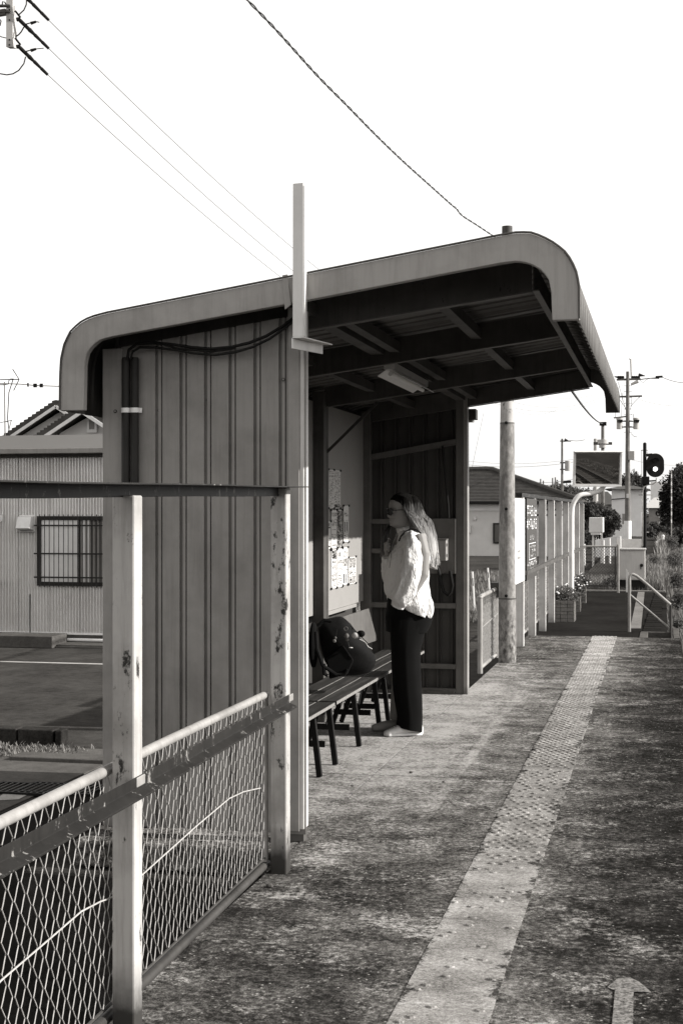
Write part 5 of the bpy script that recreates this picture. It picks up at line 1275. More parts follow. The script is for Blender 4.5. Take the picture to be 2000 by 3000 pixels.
# ============================================================ PLANTERS, MIRROR, HANDRAIL, GATE, CABINET
def planter(px0, px1, dp, label, first=None, nb=3):
    a, c = P(px0, 1820, dp), P(px1, 1820, dp); w_ = (c-a).length; ang = math.atan2(c.y-a.y, c.x-a.x)
    t = thing('brick_planter', label, 'planter', (a.x, a.y, LZ), 0, 'brick planters by the far fence')
    bh = .053
    m = MB(); m.box(.02, w_-.02, .02, w_*1.3-.02, 0, bh*6-.03); m.build('soil', 'earth', t)
    D_ = w_*1.3
    bm1 = MB().box(0, w_/nb-.006, 0, .05, 0, bh-.006).mesh('brick', 'brick')
    bm2 = MB().box(0, .05, 0, D_/4-.006, 0, bh-.006).mesh('brick', 'brick')
    for j in range(6):
        for i in range(nb):
            for y in (0, D_-.05):
                o = bpy.data.objects.new('brick', bm1); COL.objects.link(o); o.parent = t; o.location = (i*w_/nb+random.uniform(-.002, .002), y+random.uniform(-.006, .003)+(0 if y == 0 else .0), j*bh)
        for i in range(4):
            for x in (-.0, w_-.056):
                if i in (0, 3): continue
                o = bpy.data.objects.new('brick', bm2); COL.objects.link(o); o.parent = t; o.location = (x+random.uniform(-.003, .004), i*D_/4, j*bh)
        for y in (.052, D_-D_/4+.0):
            for x in (0, w_-.056):
                o = bpy.data.objects.new('brick', bm2); COL.objects.link(o); o.parent = t; o.scale = (1, .78, 1); o.location = (x+random.uniform(-.003, .004), y, j*bh)
    bl = [(Vector((w_*f, D_*g, .33+h)), r) for f, g, h, r in ((.1, .3, .02, .09), (.35, .4, .08, .12), (.65, .5, .06, .12), (.95, .5, .03, .10), (.5, .8, .10, .12), (.2, .8, .06, .1), (.8, .2, .0, .08))]
    leaf_cloud(bl, 1400, .016, int(px0)).build('foliage', 'leaf', t, fix=False)
    rnd_ = random.Random(int(px0)); 
    for k in range(14 if px0 > 1640 else 5):
        m = MB(); q = bl[rnd_.randrange(7)]; dd = Vector((rnd_.gauss(0, 1), -abs(rnd_.gauss(0, 1)), abs(rnd_.gauss(0, 1)))).normalized(); m.ball(tuple(q[0]+dd*q[1]*1.02), .018, .018, .012, 7, 5); m.build('flower', 'petal', t)
planter(1621, 1682, 21.2, 'nearest brick planter of leafy plants with few flowers')
planter(1676, 1700, 23.3, 'middle brick planter with white flowers behind the mirror pole', nb=2)
planter(1692, 1716, 25.5, 'farthest brick planter of white flowers by the fence', nb=2)
# traffic mirror
dm = 22.4; mr = thing('platform_mirror', 'rectangular convex mirror on a curved white pipe pole', 'mirror', tuple(P(1674, 1760, dm)))
def mp_(m, name, mat, **kw): return world_part(m, name, mat, mr, **kw)
q = P(1673.5, 1760, dm); pts = [Vector((q.x, q.y, LZ)), P(1673.5, 1600, dm), P(1673.5, 1520, dm), P(1675, 1490, dm), P(1681, 1470, dm), P(1693, 1454, dm), P(1708, 1448, dm+.02), P(1730, 1446, dm+.06), P(1748, 1441, dm+.08), P(1762, 1432, dm+.08), P(1770, 1420, dm+.06)]
m = MB(); m.tube(resamp(pts, .06), .0375, 16); mp_(m, 'pole', 'white2', smooth=True)
mc = [P(1679, 1320, dm), P(1822, 1322, dm-.12), P(1821, 1428, dm-.05), P(1676, 1424, dm+.07)]  # frame corners
MCEN = sum(mc, Vector())/4; ex = ((mc[1]+mc[2])/2-(mc[0]+mc[3])/2); ez = ((mc[0]+mc[1])/2-(mc[2]+mc[3])/2); Wm, Hm = ex.length, ez.length; ex.normalize()
# facing the camera's side, turned to the track and tilted a little down
yawm = math.radians(MIR[0]); tilt = math.radians(MIR[1])
nrm = Vector((-math.sin(-yawm)*1.0, -math.cos(yawm), 0)).normalized(); nrm = (nrm*math.cos(tilt)-Vector((0, 0, math.sin(tilt)))).normalized()
ux = Vector((0, 0, 1)).cross(nrm).normalized(); uz = nrm.cross(ux).normalized()
Wm /= max(.6, abs(ux.dot(Vector((CS, SN, 0)))))
N = 12; m = MB()
for j in range(N+1):
    for i in range(N+1):
        u_, v_ = -1+2*i/N, -1+2*j/N
        p_ = MCEN+ux*u_*(Wm/2-.035)+uz*v_*(Hm/2-.035)+nrm*(.012-.020*(u_*u_+v_*v_)/2); m.v.append(tuple(p_))
for j in range(N):
    for i in range(N): k = j*(N+1)+i; m.f.append((k, k+1, k+N+2, k+N+1)); m.mi.append(0)
mp_(m, 'mirror_glass', 'mirror', smooth=60, fix=False)
m = MB()
for s_ in (-1, 1):
    m.bar(MCEN-ux*Wm/2+uz*s_*(Hm/2-.017), MCEN+ux*Wm/2+uz*s_*(Hm/2-.017), .07, .034)
    m.bar(MCEN+ux*s_*(Wm/2-.017)-uz*(Hm/2-.036), MCEN+ux*s_*(Wm/2-.017)+uz*(Hm/2-.036), .034, .068, up=tuple(nrm))
mp_(m, 'frame', 'white2', bevel=.004)
m = MB(); c_ = MCEN-nrm*.02; m.add([tuple(c_+ux*a*Wm*.48+uz*b_*Hm*.47-nrm*t) for t in (0, .03) for a, b_ in ((-1, -1), (1, -1), (1, 1), (-1, 1))], [(0,1,2,3), (7,6,5,4), (0,4,5,1), (1,5,6,2), (2,6,7,3), (3,7,4,0)]); mp_(m, 'back_plate', 'dark')
m = MB(); m.bar(MCEN+uz*(Hm/2-.0)+ux*(-Wm/2)+nrm*.06, MCEN+uz*(Hm/2)+ux*(Wm/2)+nrm*.06, .14, .008, up=tuple(uz)); mp_(m, 'visor', 'white2')
# handrail over the stair pit
hr = thing('stair_handrail', 'bent steel handrail sloping down over the platform steps', 'handrail', (0, 19.3, 0))
dh = 19.4
ua = [P(1843, 1850, dh), P(1843, 1740, dh), P(1843, 1697, dh), P(1845, 1687, dh), P(1851, 1683, dh), P(1859, 1685, dh), P(1880, 1700, dh), P(1963, 1772, dh-.05)]
m = MB(); ua[0].z = -.3; m.tube(resamp(ua, .05), .021, 12); world_part(m, 'rail', 'galv', hr, smooth=True)
m = MB(); q = P(1964, 1773, dh-.05); m.tube([q, Vector((q.x, q.y, -.6))], .021, 12); world_part(m, 'lower_post', 'darkpipe2', hr, smooth=True)
m = MB(); m.tube([P(1844, 1742, dh), P(1962, 1842, dh-.05)], .014, 10); world_part(m, 'lower_rail', 'galv', hr, smooth=True)
# gate
Yg = 29.3
gt = thing('mesh_gate', 'low chain link gate with a pale pipe frame closing the platform end', 'gate', (-1.3, Yg, 0))
def gp(m, name, mat, **kw): return world_part(m, name, mat, gt, **kw)
g0, g1 = PY(1707, 1600, Yg), PY(1806, 1600, Yg); zg0, zg1 = PY(1750, 1716, Yg).z, PY(1750, 1601, Yg).z
m = MB(); m.tube([(g0.x, Yg, zg1), (g1.x, Yg, zg1)], .02, 10); gp(m, 'top_pipe', 'galv', smooth=True)
m = MB(); m.tube([(g0.x, Yg, zg0), (g1.x, Yg, zg0)], .016, 10); gp(m, 'bottom_pipe', 'darkpipe2', smooth=True)
m = MB(); m.tube([(g1.x-.03, Yg, zg0), (g1.x-.03, Yg, zg1)], .016, 10); gp(m, 'side_pipe', 'darkpipe2', smooth=True)
q = PY(1810, 1600, Yg); m = MB(); m.tube([(q.x, Yg, -.15), (q.x, Yg, zg1+.04)], .028, 12); gp(m, 'gate_post', 'galv', smooth=True)
m = MB(); s_ = .062
for k in range(-14, 20):
    for dr in (1, -1):
        # clipped diagonal wires
        x0, z0, x1, z1 = g0.x+k*s_*1.0, zg0, g0.x+k*s_+ (zg1-zg0), zg1
        if dr < 0: x0, x1 = x1, x0
        lo, hi = g0.x, g1.x-.03
        ts = [0, 1]
        if x1 != x0:
            ta, tb = sorted(((lo-x0)/(x1-x0), (hi-x0)/(x1-x0))); ts = [max(0, ta), min(1, tb)]
        if ts[1]-ts[0] > .02: m.tube([(x0+(x1-x0)*t, Yg+.003*dr, z0+(z1-z0)*t) for t in ts], .0035, 4, False)
gp(m, 'mesh', 'darkpipe2')
# cabinet
cb_ = thing('relay_cabinet', 'pale grey metal cabinet with a handle beside the gate', 'cabinet', tuple(PY(1850, 1700, 29.9)))
a, c = PY(1813, 1699, 29.9), PY(1889, 1612, 29.9); m = MB(); m.box(a.x, c.x, 29.9, 30.3, a.z, c.z); world_part(m, 'body', 'cab', cb_, bevel=.006)
m = MB(); m.box(a.x-.01, c.x+.015, 29.86, 30.34, c.z+.001, c.z+.035); world_part(m, 'lid', 'cab', cb_, bevel=.004)
m = MB(); m.box(a.x+.015, c.x-.015, 29.888, 29.898, a.z+.02, c.z-.02); world_part(m, 'door', 'cab', cb_, bevel=.002)
q = PY(1877, 1658, 29.87); m = MB(); m.tube([(q.x+.01, 29.885, q.z+.01), (q.x+.01, 29.875, q.z+.01)], .035, 12); m.box(q.x-.012, q.x+.004, 29.85, 29.872, q.z-.07, q.z+.02); world_part(m, 'handle', 'dark', cb_)
m = MB(); m.box(a.x, c.x, 29.95, 30.25, -.4, a.z-.001); world_part(m, 'plinth', 'dark', cb_)
# white marker in front of the cabinet
q0, q1 = PY(1833, 1722, 29.5), PY(1848, 1668, 29.5)
m = MB(); x0, x1 = q0.x, q1.x; m.add([(x0, 29.5, LZ), (x1, 29.5, LZ), (x1, 29.5, PY(1, 1675, 29.5).z), (x0, 29.5, q1.z+.02), (x0, 29.53, LZ), (x1, 29.53, LZ), (x1, 29.53, PY(1, 1675, 29.5).z), (x0, 29.53, q1.z+.02)], [(0,1,2,3), (7,6,5,4), (0,4,5,1), (1,5,6,2), (2,6,7,3), (3,7,4,0)]); tag(m.build('marker_board', 'white2'), 'small white pointed marker board in front of the cabinet', 'marker')

# ============================================================ BEHIND THE SHORT FENCE: bank, stakes, tiled house
def bank_z(x, y): return GZ+min(.55, max(0, (y-27)*.055))
m = MB(); 
for y in (26.9, 30, 34, 37, 58.8):
    for x in (-9.5, -1.9): m.v.append((x, y, bank_z(x, y)+.002))
for k in range(4): m.f.append((2*k, 2*k+1, 2*k+3, 2*k+2)); m.mi.append(0)
struct('grass_bank', m, 'earth', fix=False)
stuff(grass((-7, -1.9, 28.5, 40), 30000, .06, .22, 21, bank_z, lean=.7, w_=.006), 'bank_grass', 'grass')
for i, (px, py0, py1, d_) in enumerate(((1386, 1750, 1675, 30.5), (1431, 1716, 1664, 34))):
    a, c = P(px+1, py0, d_), P(px-3, py1, d_); t = thing('white_stake', ['nearer white stake leaning in the grass behind the mesh fence', 'farther white stake in the grass, next to the pipe pole'][i], 'stake', tuple(a), 0, 'white stakes in the grass')
    m = MB(); m.tube([a+(a-c)*.9, c], .022, 8); world_part(m, 'stake', 'white2', t, smooth=True); m = MB(); k = a.lerp(c, .45); k2 = a.lerp(c, .75); m.tube([k-v*.02, k2-v*.02], .012, 6); world_part(m, 'sticker', 'print1', t)
# tiled house
Yh = 58; hs = thing('tiled_house', 'single storey house with a dark hipped tile roof behind the pipe pole', 'house', (-8, Yh, GZ))
def hp(m, name, mat, **kw): return world_part(m, name, mat, hs, **kw)
hx0, hx1 = PY(1150, 1500, Yh).x, PY(1700, 1500, Yh).x; ze = PY(1500, 1470, Yh).z; zb_ = PY(1500, 1650, Yh).z
rid = [PY(1345, 1379, Yh+4), PY(1440, 1379, Yh+4)]; rid[0].z = rid[1].z
e = [Vector((hx0-.4, Yh-.5, ze)), Vector((hx1, Yh-.5, ze)), Vector((hx1, Yh+8.5, ze)), Vector((hx0-.4, Yh+8.5, ze))]
def courses(a, b_, c, d_, n, name):
    """stepped tile courses between the eave a-b and the ridge d-c"""
    m = MB()
    for k in range(n):
        t0, t1 = k/n, (k+1)/n; p0, p1, p2, p3 = a.lerp(d_, t0), b_.lerp(c, t0), b_.lerp(c, t1), a.lerp(d_, t1); up_ = Vector((0, 0, .045))
        m.add([tuple(q) for q in (p0, p1, p1+up_, p0+up_, p2+up_*.1, p3+up_*.1)], [(0,1,2,3), (3,2,4,5)])
    hp(m, name, 'tile', fix=False)
courses(e[0], e[1], rid[1], rid[0], 22, 'roof_slope'); courses(e[1], e[2], rid[1], rid[1], 22, 'roof_slope'); courses(e[2], e[3], rid[0], rid[1], 22, 'roof_slope'); courses(e[3], e[0], rid[0], rid[0], 22, 'roof_slope')
for a, c in ((e[1], rid[1]), (e[0], rid[0]), (rid[0], rid[1])):
    m = MB(); m.tube([a+Vector((0, 0, .08)), c+Vector((0, 0, .08))], .11, 8); hp(m, 'ridge_cap', 'tile')
# second hip nearer left
m = MB(); m.box(hx0, hx1-.5, Yh, Yh+8, GZ, ze-.02); hp(m, 'wall', 'stucco')
m = MB(); m.box(hx0-.4, hx1, Yh-.52, Yh-.45, ze-.10, ze-.005); hp(m, 'gutter', 'dark')
m = MB(); m.box(hx0, PY(1580, 1500, Yh).x, Yh-.06, Yh-.005, ze-.36, ze-.1); hp(m, 'frieze', 'pale_wall')
m = MB(); m.box(hx0, hx1-.5, Yh-.08, Yh-.005, zb_-.08, zb_+.04); hp(m, 'base_line', 'dark')
q0, q1 = PY(1444, 1592, Yh), PY(1480, 1532, Yh); m = MB(); m.box(q0.x, q1.x, Yh-.05, Yh-.01, q0.z, q1.z); wn_ = hp(m, 'window', 'frost')
m = MB(); f = .06; m.box(q0.x, q1.x, Yh-.08, Yh-.052, q1.z-f, q1.z); m.box(q0.x, q1.x, Yh-.08, Yh-.052, q0.z, q0.z+f); m.box(q0.x, q0.x+f, Yh-.08, Yh-.052, q0.z+f, q1.z-f); m.v = [tuple(Vector(t)-Vector(hs.location)) for t in m.v]; m.build('frame', 'steelbar', wn_)
for i in range(6):
    px = 1562+i*26; q0, q1 = PY(px, 1640, Yh), PY(px+15, 1490, Yh); m = MB(); m.box(q0.x, q1.x, Yh-.04, Yh-.006, q0.z, q1.z); wn_ = hp(m, 'shutter', 'white2' if i % 2 == 0 else 'pale_wall')
    for dz in (0, .22): 
        m = MB(); m.box(q0.x, q1.x, Yh-.05, Yh-.041, q1.z-dz-.08, q1.z-dz); m.v = [tuple(Vector(t)-Vector(hs.location)) for t in m.v]; m.build('slat', 'dark', wn_)
q = PY(1390, 1520, Yh-.05); m = MB(); m.ball(q, .06, .06, .09); tag(m.build('wall_lamp', 'white2', smooth=True), 'small white lamp on the wall of the tiled house', 'lamp')
q = PY(1374, 1550, Yh-.05); m = MB(); m.box(q.x-.05, q.x+.07, Yh-.12, Yh-.01, q.z-.16, q.z+.16); tag(m.build('meter_box', 'white2', bevel=.01), 'small white meter box at the left of the tiled house wall', 'meter box')

# ============================================================ FAR RIGHT: poles, signal, box, houses, trees
def upole(label, px, pytop, d_, r0, r1, zb=GZ, sections=None, mat='pole', group='utility poles along the railway'):
    q = P(px, pytop, d_); t = thing('utility_pole', label, 'utility pole', (q.x, q.y, zb), 0, group)
    m = MB(); m.tube([(q.x, q.y, zb-.2), (q.x, q.y, q.z)], [r1, r0], 14); world_part(m, 'shaft', mat, t, smooth=True); return t
dB = 75; pB = upole('tall utility pole with two transformers, rising right of the shelter eave', 1838, 1088, dB, .085, .17)
def bp_(m, name, mat, **kw): return world_part(m, name, mat, pB, **kw)
def Bq(px, py, dd=0): return P(px, py, dB+dd)
m = MB(); m.tube([Bq(1838, 1680), Bq(1838, 1526)], .19, 14); bp_(m, 'pale_sleeve', 'pale_wall', smooth=True)
m = MB(); m.bar(Bq(1806, 1112), Bq(1875, 1110), .12, .10); bp_(m, 'crossarm', 'beam')
m = MB(); m.bar(Bq(1812, 1162), Bq(1880, 1160), .09, .09); bp_(m, 'crossarm', 'beam')
m = MB(); m.tube([Bq(1849, 1105), Bq(1847, 1052), Bq(1842, 1051)], .045, 8); bp_(m, 'lightning_arm', 'trans')
for px in (1812, 1818, 1824, 1852, 1858, 1864, 1870): m = MB(); m.ball(Bq(px, 1105), .08, .08, .09, 8, 6); bp_(m, 'insulator', 'dark')
for a, c in (((1799, 1103), (1818, 1106)), ((1889, 1101), (1870, 1098))):
    m = MB(); m.tube([Bq(*a), Bq(*c)], [.02, .10], 6); bp_(m, 'hood', 'dark')
m = MB(); m.tube([Bq(1848, 1126), Bq(1868, 1117)], [.06, .09], 8); bp_(m, 'cutout', 'trans')
for px in (1814, 1863):
    m = MB(); m.tube([Bq(px, 1257), Bq(px, 1230)], .155, 16); o = bp_(m, 'transformer', 'trans', smooth=True)
    m = MB(); m.tube([Bq(px, 1229.5), Bq(px, 1224)], [.17, .17], 16); bp_(m, 'transformer_lid', 'trans')
    for dx in (-5, 1, 6): m = MB(); m.tube([Bq(px+dx, 1238, -.17), Bq(px+dx+1, 1230, -.17)], [.03, .06], 6); bp_(m, 'bushing', 'dark')
    for py in (1234, 1251): m = MB(); m.bar(Bq(px, py), Bq(1838, py), .05, .06); bp_(m, 'mount_arm', 'beam')
m = MB(); m.bar(Bq(1797, 1224), Bq(1834, 1220), .06, .07); bp_(m, 'mount_arm', 'beam')
q = Bq(1849, 1335, -.2); m = MB(); m.box(q.x-.16, q.x+.16, q.y-.1, q.y+.1, q.z-.22, q.z+.25); bp_(m, 'pole_box', 'trans', bevel=.02)
q = Bq(1837, 1452, -.2); m = MB(); m.box(q.x-.05, q.x+.06, q.y-.05, q.y+.05, q.z-.12, q.z+.1); bp_(m, 'pole_box', 'white2')
for pts in ([(1810, 1118), (1832, 1200)], [(1802, 1226), (1803, 1160), (1806, 1120)], [(1820, 1222), (1822, 1150)], [(1816, 1172), (1835, 1200)], [(1846, 1190), (1870, 1165), (1878, 1160)], [(1847, 1215), (1854, 1212), (1856, 1225)], [(1848, 1270), (1856, 1278), (1866, 1280)], [(1848, 1165), (1850, 1185), (1845, 1200)], [(1872, 1112), (1884, 1121), (1892, 1112), (1905, 1108)]):
    m = MB(); m.tube([Bq(*p_) for p_ in pts], .014, 4); bp_(m, 'lead_wire', 'dark')
m = MB()
for k in range(9): q = Bq(1838, 1130+k*17); m.bar(q-r_*.22, q+r_*.22, .02, .02)
bp_(m, 'step_bolts', 'steel')
m = MB(); m.tube([Bq(1870, 1112), Bq(1900, 1108), Bq(1930, 1107)], [.03, .02, .05], 6); m.tube([Bq(1920, 1104), Bq(1940, 1103)], .06, 6); bp_(m, 'cable_joint', 'dark')
def line(label, a, b_, r=.012, sag=.3, name='overhead_wire', mat='wiregrey', group='faint overhead wires'):
    m = MB(); a, b_ = Vector(a), Vector(b_); m.tube([a.lerp(b_, k/16)-Vector((0, 0, 4*sag*(k/16)*(1-k/16))) for k in range(17)], r, 4); tag(m.build(name, mat), label, 'wire', group)
line('overhead wire leaving the transformer pole top to the right edge', Bq(1940, 1105), Bq(2080, 1104), .02)
line('overhead wire from the second crossarm to the right edge', Bq(1872, 1170), Bq(2080, 1174), .008)
line('cable from the shelter eave gap down to the small mast', P(1600, 1030, 16), P(1765, 1240, 62), .022, .2, mat='dark')
line('upper of two level wires left of the pipe pole', P(1340, 1347, 90), P(1700, 1342, 90), .010)
line('lower of two level wires left of the pipe pole', P(1340, 1358, 90), P(1700, 1350, 90), .014)
line('wire at mid height behind the signal lamp', P(1845, 1346, 95), P(2080, 1353, 95), .010)
line('lowest wire right of the signal lamp', P(1900, 1379, 95), P(2080, 1384, 95), .010)
line('steep thin wire beside the shelter post', P(1377, 1395, 60), P(1416, 1210, 60), .008, 0)
line('short faint wire above the mirror', P(1510, 1205, 90), P(1640, 1196, 90), .008)
t = upole('short mast on a wide insulator base above the mirror', 1765, 1240, 62, .07, .10, group=None); 
for py, r0 in ((1300, .25), (1312, .16)):
    q = P(1765, py, 62); m = MB(); m.tube([q, q+Vector((0, 0, .18))], r0, 12); world_part(m, 'insulator', 'trans', t, smooth=True)
q = P(1765, 1299, 62); m = MB(); m.bar(q-r_*.4, q+r_*.4, .1, .12); world_part(m, 'crossarm', 'beam', t)
m = MB(); q = P(1765, 1240, 62); m.box(q.x-.14, q.x+.16, q.y-.1, q.y+.1, q.z-.1, q.z+.06); world_part(m, 'head', 'dark', t)
upole('plain pole just left of the mast above the mirror', 1744, 1285, 66, .09, .14, group=None, mat='trans')
t = upole('utility pole with one transformer between the tiled house and the mirror', 1646, 1285, 85, .06, .10, group=None)
q = P(1663, 1367, 85); m = MB(); m.tube([q+Vector((0, 0, -.25)), q+Vector((0, 0, .35))], .18, 12); world_part(m, 'transformer', 'trans', t, smooth=True)
for py in (1292, 1355, 1375): m = MB(); m.bar(P(1640, py, 85), P(1672, py, 85), .07, .07); world_part(m, 'crossarm', 'beam', t)
m = MB(); m.tube([P(1653, 1289, 85), P(1666, 1292, 85)], [.12, .02], 6); m.tube([P(1650, 1412, 85), P(1672, 1411, 85)], .08, 6); world_part(m, 'hood', 'dark', t)
line('wire with small clamps beside the transformer pole', P(1672, 1290, 85), P(1712, 1288, 85), .02, .05, mat='dark')
# distant catenary supports
for i, (px, h0) in enumerate(((1583, 1403), (1591, 1408), (1618, 1400), (1626, 1398))):
    upole(['faint lattice mast farthest left over the house roof', 'second faint mast over the house roof', 'third faint mast over the house roof', 'faint mast nearest the transformer pole'][i], px, h0, 130, .06, .09, group='faint masts over the house roof', mat='pole')
line('level wire over the tiled roof, upper', P(1500, 1404, 128), P(1680, 1404, 128), .022); line('level wire over the tiled roof, lower', P(1500, 1414, 128), P(1680, 1410, 128), .018)
# signal
dS = 48; q = P(1888, 1296, dS); sg = thing('railway_signal', 'black railway signal with one white light on a dark pole', 'railway signal', (q.x, q.y, GZ))
def sgp(m, name, mat, **kw): return world_part(m, name, mat, sg, **kw)
m = MB(); m.tube([(q.x, q.y, GZ-.3), (q.x, q.y, q.z-.03), (q.x, q.y, q.z)], [.062, .06, .03], 14); sgp(m, 'pole', 'sigblack', smooth=True)
c_ = P(1919, 1363, dS-.1); m = MB(); hw, hh = 26*dS/F, 35*dS/F; ring = []
for k in range(40):
    a = 2*math.pi*k/40; ring.append((c_+r_*hw*math.cos(a)+Vector((0, 0, (hh-hw)*(1 if math.sin(a) > 0 else -1)+hw*math.sin(a)))))
m.rings([ring, [p_+v*.03 for p_ in ring]]); sgp(m, 'backboard', 'sigblack')
for py, mt in ((1349, 'dark'), (1374, 'lamp')):
    c2 = P(1919, py, dS-.14); rl = 6.6*dS/F
    m = MB(); m.tube([c2+v*.03, c2-v*.005], rl, 20); sgp(m, 'lens', mt)
    m = MB(); rg = [[c2+v*(.03 if j == 0 else -.13 if False else -.10)+r_*rl*1.25*math.cos(a)+Vector((0, 0, rl*1.25*math.sin(a))) for a in [math.radians(-20+220*k/14) for k in range(15)]] for j in (0, 1)]
    m.v = [tuple(p_) for r0 in rg for p_ in r0]; m.f = [(k, k+1, k+16, k+15) for k in range(14)]; m.mi = [0]*14; sgp(m, 'hood', 'sigblack')
m = MB(); m.bar(P(1888, 1334, dS), P(1910, 1332, dS), .06, .10); m.bar(P(1888, 1410, dS), P(1920, 1408, dS), .05, .05); sgp(m, 'arm', 'sigblack')
q2 = P(1891, 1408, dS-.1); m = MB(); m.box(q2.x-.13, q2.x+.12, q2.y-.08, q2.y+.08, q2.z-.14, q2.z+.14); sgp(m, 'junction_box', 'sigblack', bevel=.02)
m = MB(); m.tube([P(px, py, dS-.15) for px, py in ((1922, 1400), (1921, 1412), (1912, 1418), (1898, 1420), (1886, 1426), (1882, 1440), (1882, 1500), (1881, 1600))], .02, 6); sgp(m, 'cable_pipe', 'galv', smooth=True)
m = MB(); m.bar(P(1877, 1319, dS), P(1897, 1319, dS), .03, .03); m.bar(P(1878, 1559, dS), P(1900, 1559, dS), .03, .03); m.bar(P(1870, 1450, dS), P(1910, 1450, dS), .03, .04); sgp(m, 'bracket', 'trans')
m = MB(); m.tube([P(1878, 1319, dS-.05), P(1879, 1500, dS-.05)], .008, 4); m.tube([P(1897, 1322, dS-.05), P(1896, 1330, dS-.05)], .008, 4); sgp(m, 'ladder_wire', 'dark')
# white equipment box on legs
dX = 44; a, c = P(1725, 1560, dX), P(1773, 1516, dX); eb = thing('equipment_box', 'white equipment box on two legs beyond the gate', 'equipment box', tuple(a))
m = MB(); w_ = (c.x-a.x); m.box(a.x, a.x+w_*.85, a.y, a.y+.9, a.z, c.z); world_part(m, 'box', 'white2', eb, bevel=.01)
for px in (1736, 1761): q = P(px, 1560, dX+.1); m = MB(); m.box(q.x-.03, q.x+.03, q.y+.1, q.y+.16, GZ, a.z-.001); world_part(m, 'leg', 'white2', eb)
m = MB(); m.box(a.x+.05, a.x+w_*.7, a.y+.02, a.y+.5, a.z-.07, a.z-.002); world_part(m, 'tray', 'white2', eb)
# low white wall with stakes
m = MB(); a, c = P(1745, 1617, 52), P(1805, 1617, 50); a.z = c.z = -.1; m.add([tuple(a), tuple(c), tuple(P(1806, 1571, 50)), tuple(P(1745, 1582, 52))]+[tuple(p_+v*.15) for p_ in (a, c, P(1806, 1571, 50), P(1745, 1582, 52))], [(0,1,2,3), (7,6,5,4), (0,4,5,1), (1,5,6,2), (2,6,7,3), (3,7,4,0)]); tag(m.build('low_wall', 'pale_wall'), 'low pale concrete wall sloping up beyond the gate', 'wall')
m = MB(); a, c = P(1806, 1610, 62), P(1878, 1608, 62); m.bar((a.x, a.y, .0), (c.x, c.y, .0), .15, .75); tag(m.build('low_wall', 'cab'), 'low grey wall behind the base of the transformer pole', 'wall')
for i, (px, p0, p1) in enumerate(((1768, 1614, 1582), (1786, 1610, 1577), (1817, 1603, 1571), (1712, 1628, 1594))):
    a, c = P(px, p0+8, 44), P(px-1, p1, 44); a.z = -.1; m = MB(); m.tube([a, c], .03, 8); tag(m.build('delineator_post', 'white2', smooth=True), ['white post before the left part of the low pale wall', 'white post before the middle of the low pale wall', 'white post just right of the low pale wall', 'white post seen through the gate mesh at left'][i], 'post', 'white posts beyond the gate')
# white mile post in the grass
q = P(1941, 1607, 60); mpst = thing('track_marker', 'white round topped track marker post in the long grass', 'marker post', tuple(q)); m = MB(); m.tube([(q.x, q.y, GZ), (q.x, q.y, P(1, 1572, 60).z)], .06, 10); m.ball((q.x, q.y, P(1, 1571, 60).z), .07); world_part(m, 'post', 'white2', mpst, smooth=True)
m = MB(); m.bar(P(1922, 1590, 59.8), P(1940, 1578, 59.8), .04, .10); world_part(m, 'arm', 'white2', mpst)
# striped crossing pole
cr = thing('crossing_pole', 'black and white striped crossing pole before the dark trees', 'crossing pole', tuple(P(1940, 1570, 85)))
for k in range(12):
    a, c = P(1940, 1572-k*11, 85), P(1940, 1572-(k+1)*11, 85); m = MB(); m.tube([a, c], .07, 8); world_part(m, 'band', 'white2' if k % 2 == 0 and k < 8 else 'print1', cr)
for py, sx_ in ((1511, -1), (1530, -1)):
    q = P(1936, py, 84.8); m = MB(); m.box(q.x-.14, q.x+.10, q.y, q.y+.1, q.z-.12, q.z+.1); world_part(m, 'lamp_box', 'white2', cr)
for i in range(4):
    q = P(1935+ (i % 2)*9, 1444+i*8, 84.8); m = MB(); m.ball(q, .11, .05, .11, 8, 6); world_part(m, 'warning_lamp', 'dark', cr)
# white thin striped rod
q_rod = P(1966, 1532, 70)
rd = thing('height_rod', 'thin black and white banded rod in front of the right hand tree', 'rod', tuple(P(1966, 1530, 70)))
for k in range(14):
    m = MB(); m.tube([P(1966, 1532-k*11, 70), P(1966, 1532-(k+1)*11, 70)], .028, 6); world_part(m, 'band', 'white2' if k % 2 == 0 else 'print2', rd)
m = MB(); m.tube([(q_rod.x, q_rod.y, GZ-.1), tuple(q_rod)], .028, 6); world_part(m, 'base', 'print2', rd)
# pale house and darker ones beyond
def block(name, label, d_, px0, px1, pyt, pyb, mat, dep=8, cat='house', roof=None, rh=20):
    a, c = P(px0, pyb, d_), P(px1, pyt, d_); t = thing(name, label, cat, (a.x, a.y, GZ)); m = MB(); zt_ = P(px0, pyt, d_).z
    m.box(a.x, c.x, a.y, a.y+dep, GZ, zt_); world_part(m, 'wall', mat, t)
    if roof:
        e0, e1 = Vector((a.x-.5, a.y-.5, zt_)), Vector((c.x+.5, a.y-.5, zt_)); e2, e3 = Vector((c.x+.5, a.y+dep+.5, zt_)), Vector((a.x-.5, a.y+dep+.5, zt_)); rz_ = rh*d_/F
        w_ = c.x-a.x; k0, k1 = Vector((a.x+w_*.35, a.y+dep/2, zt_+rz_)), Vector((a.x+w_*.65, a.y+dep/2, zt_+rz_)); m = MB()
        m.add([tuple(p_) for p_ in (e0, e1, e2, e3, k0, k1)], [(0,1,5,4), (1,2,5), (2,3,4,5), (3,0,4), (3,2,1,0)]); world_part(m, 'roof', roof, t)
    return t
hA = block('white_house', 'plain white walled house behind the transformer pole', 92, 1791, 1880, 1433, 1540, 'pale_wall', 9, roof='tile', rh=14)
L0 = Vector(hA.location)
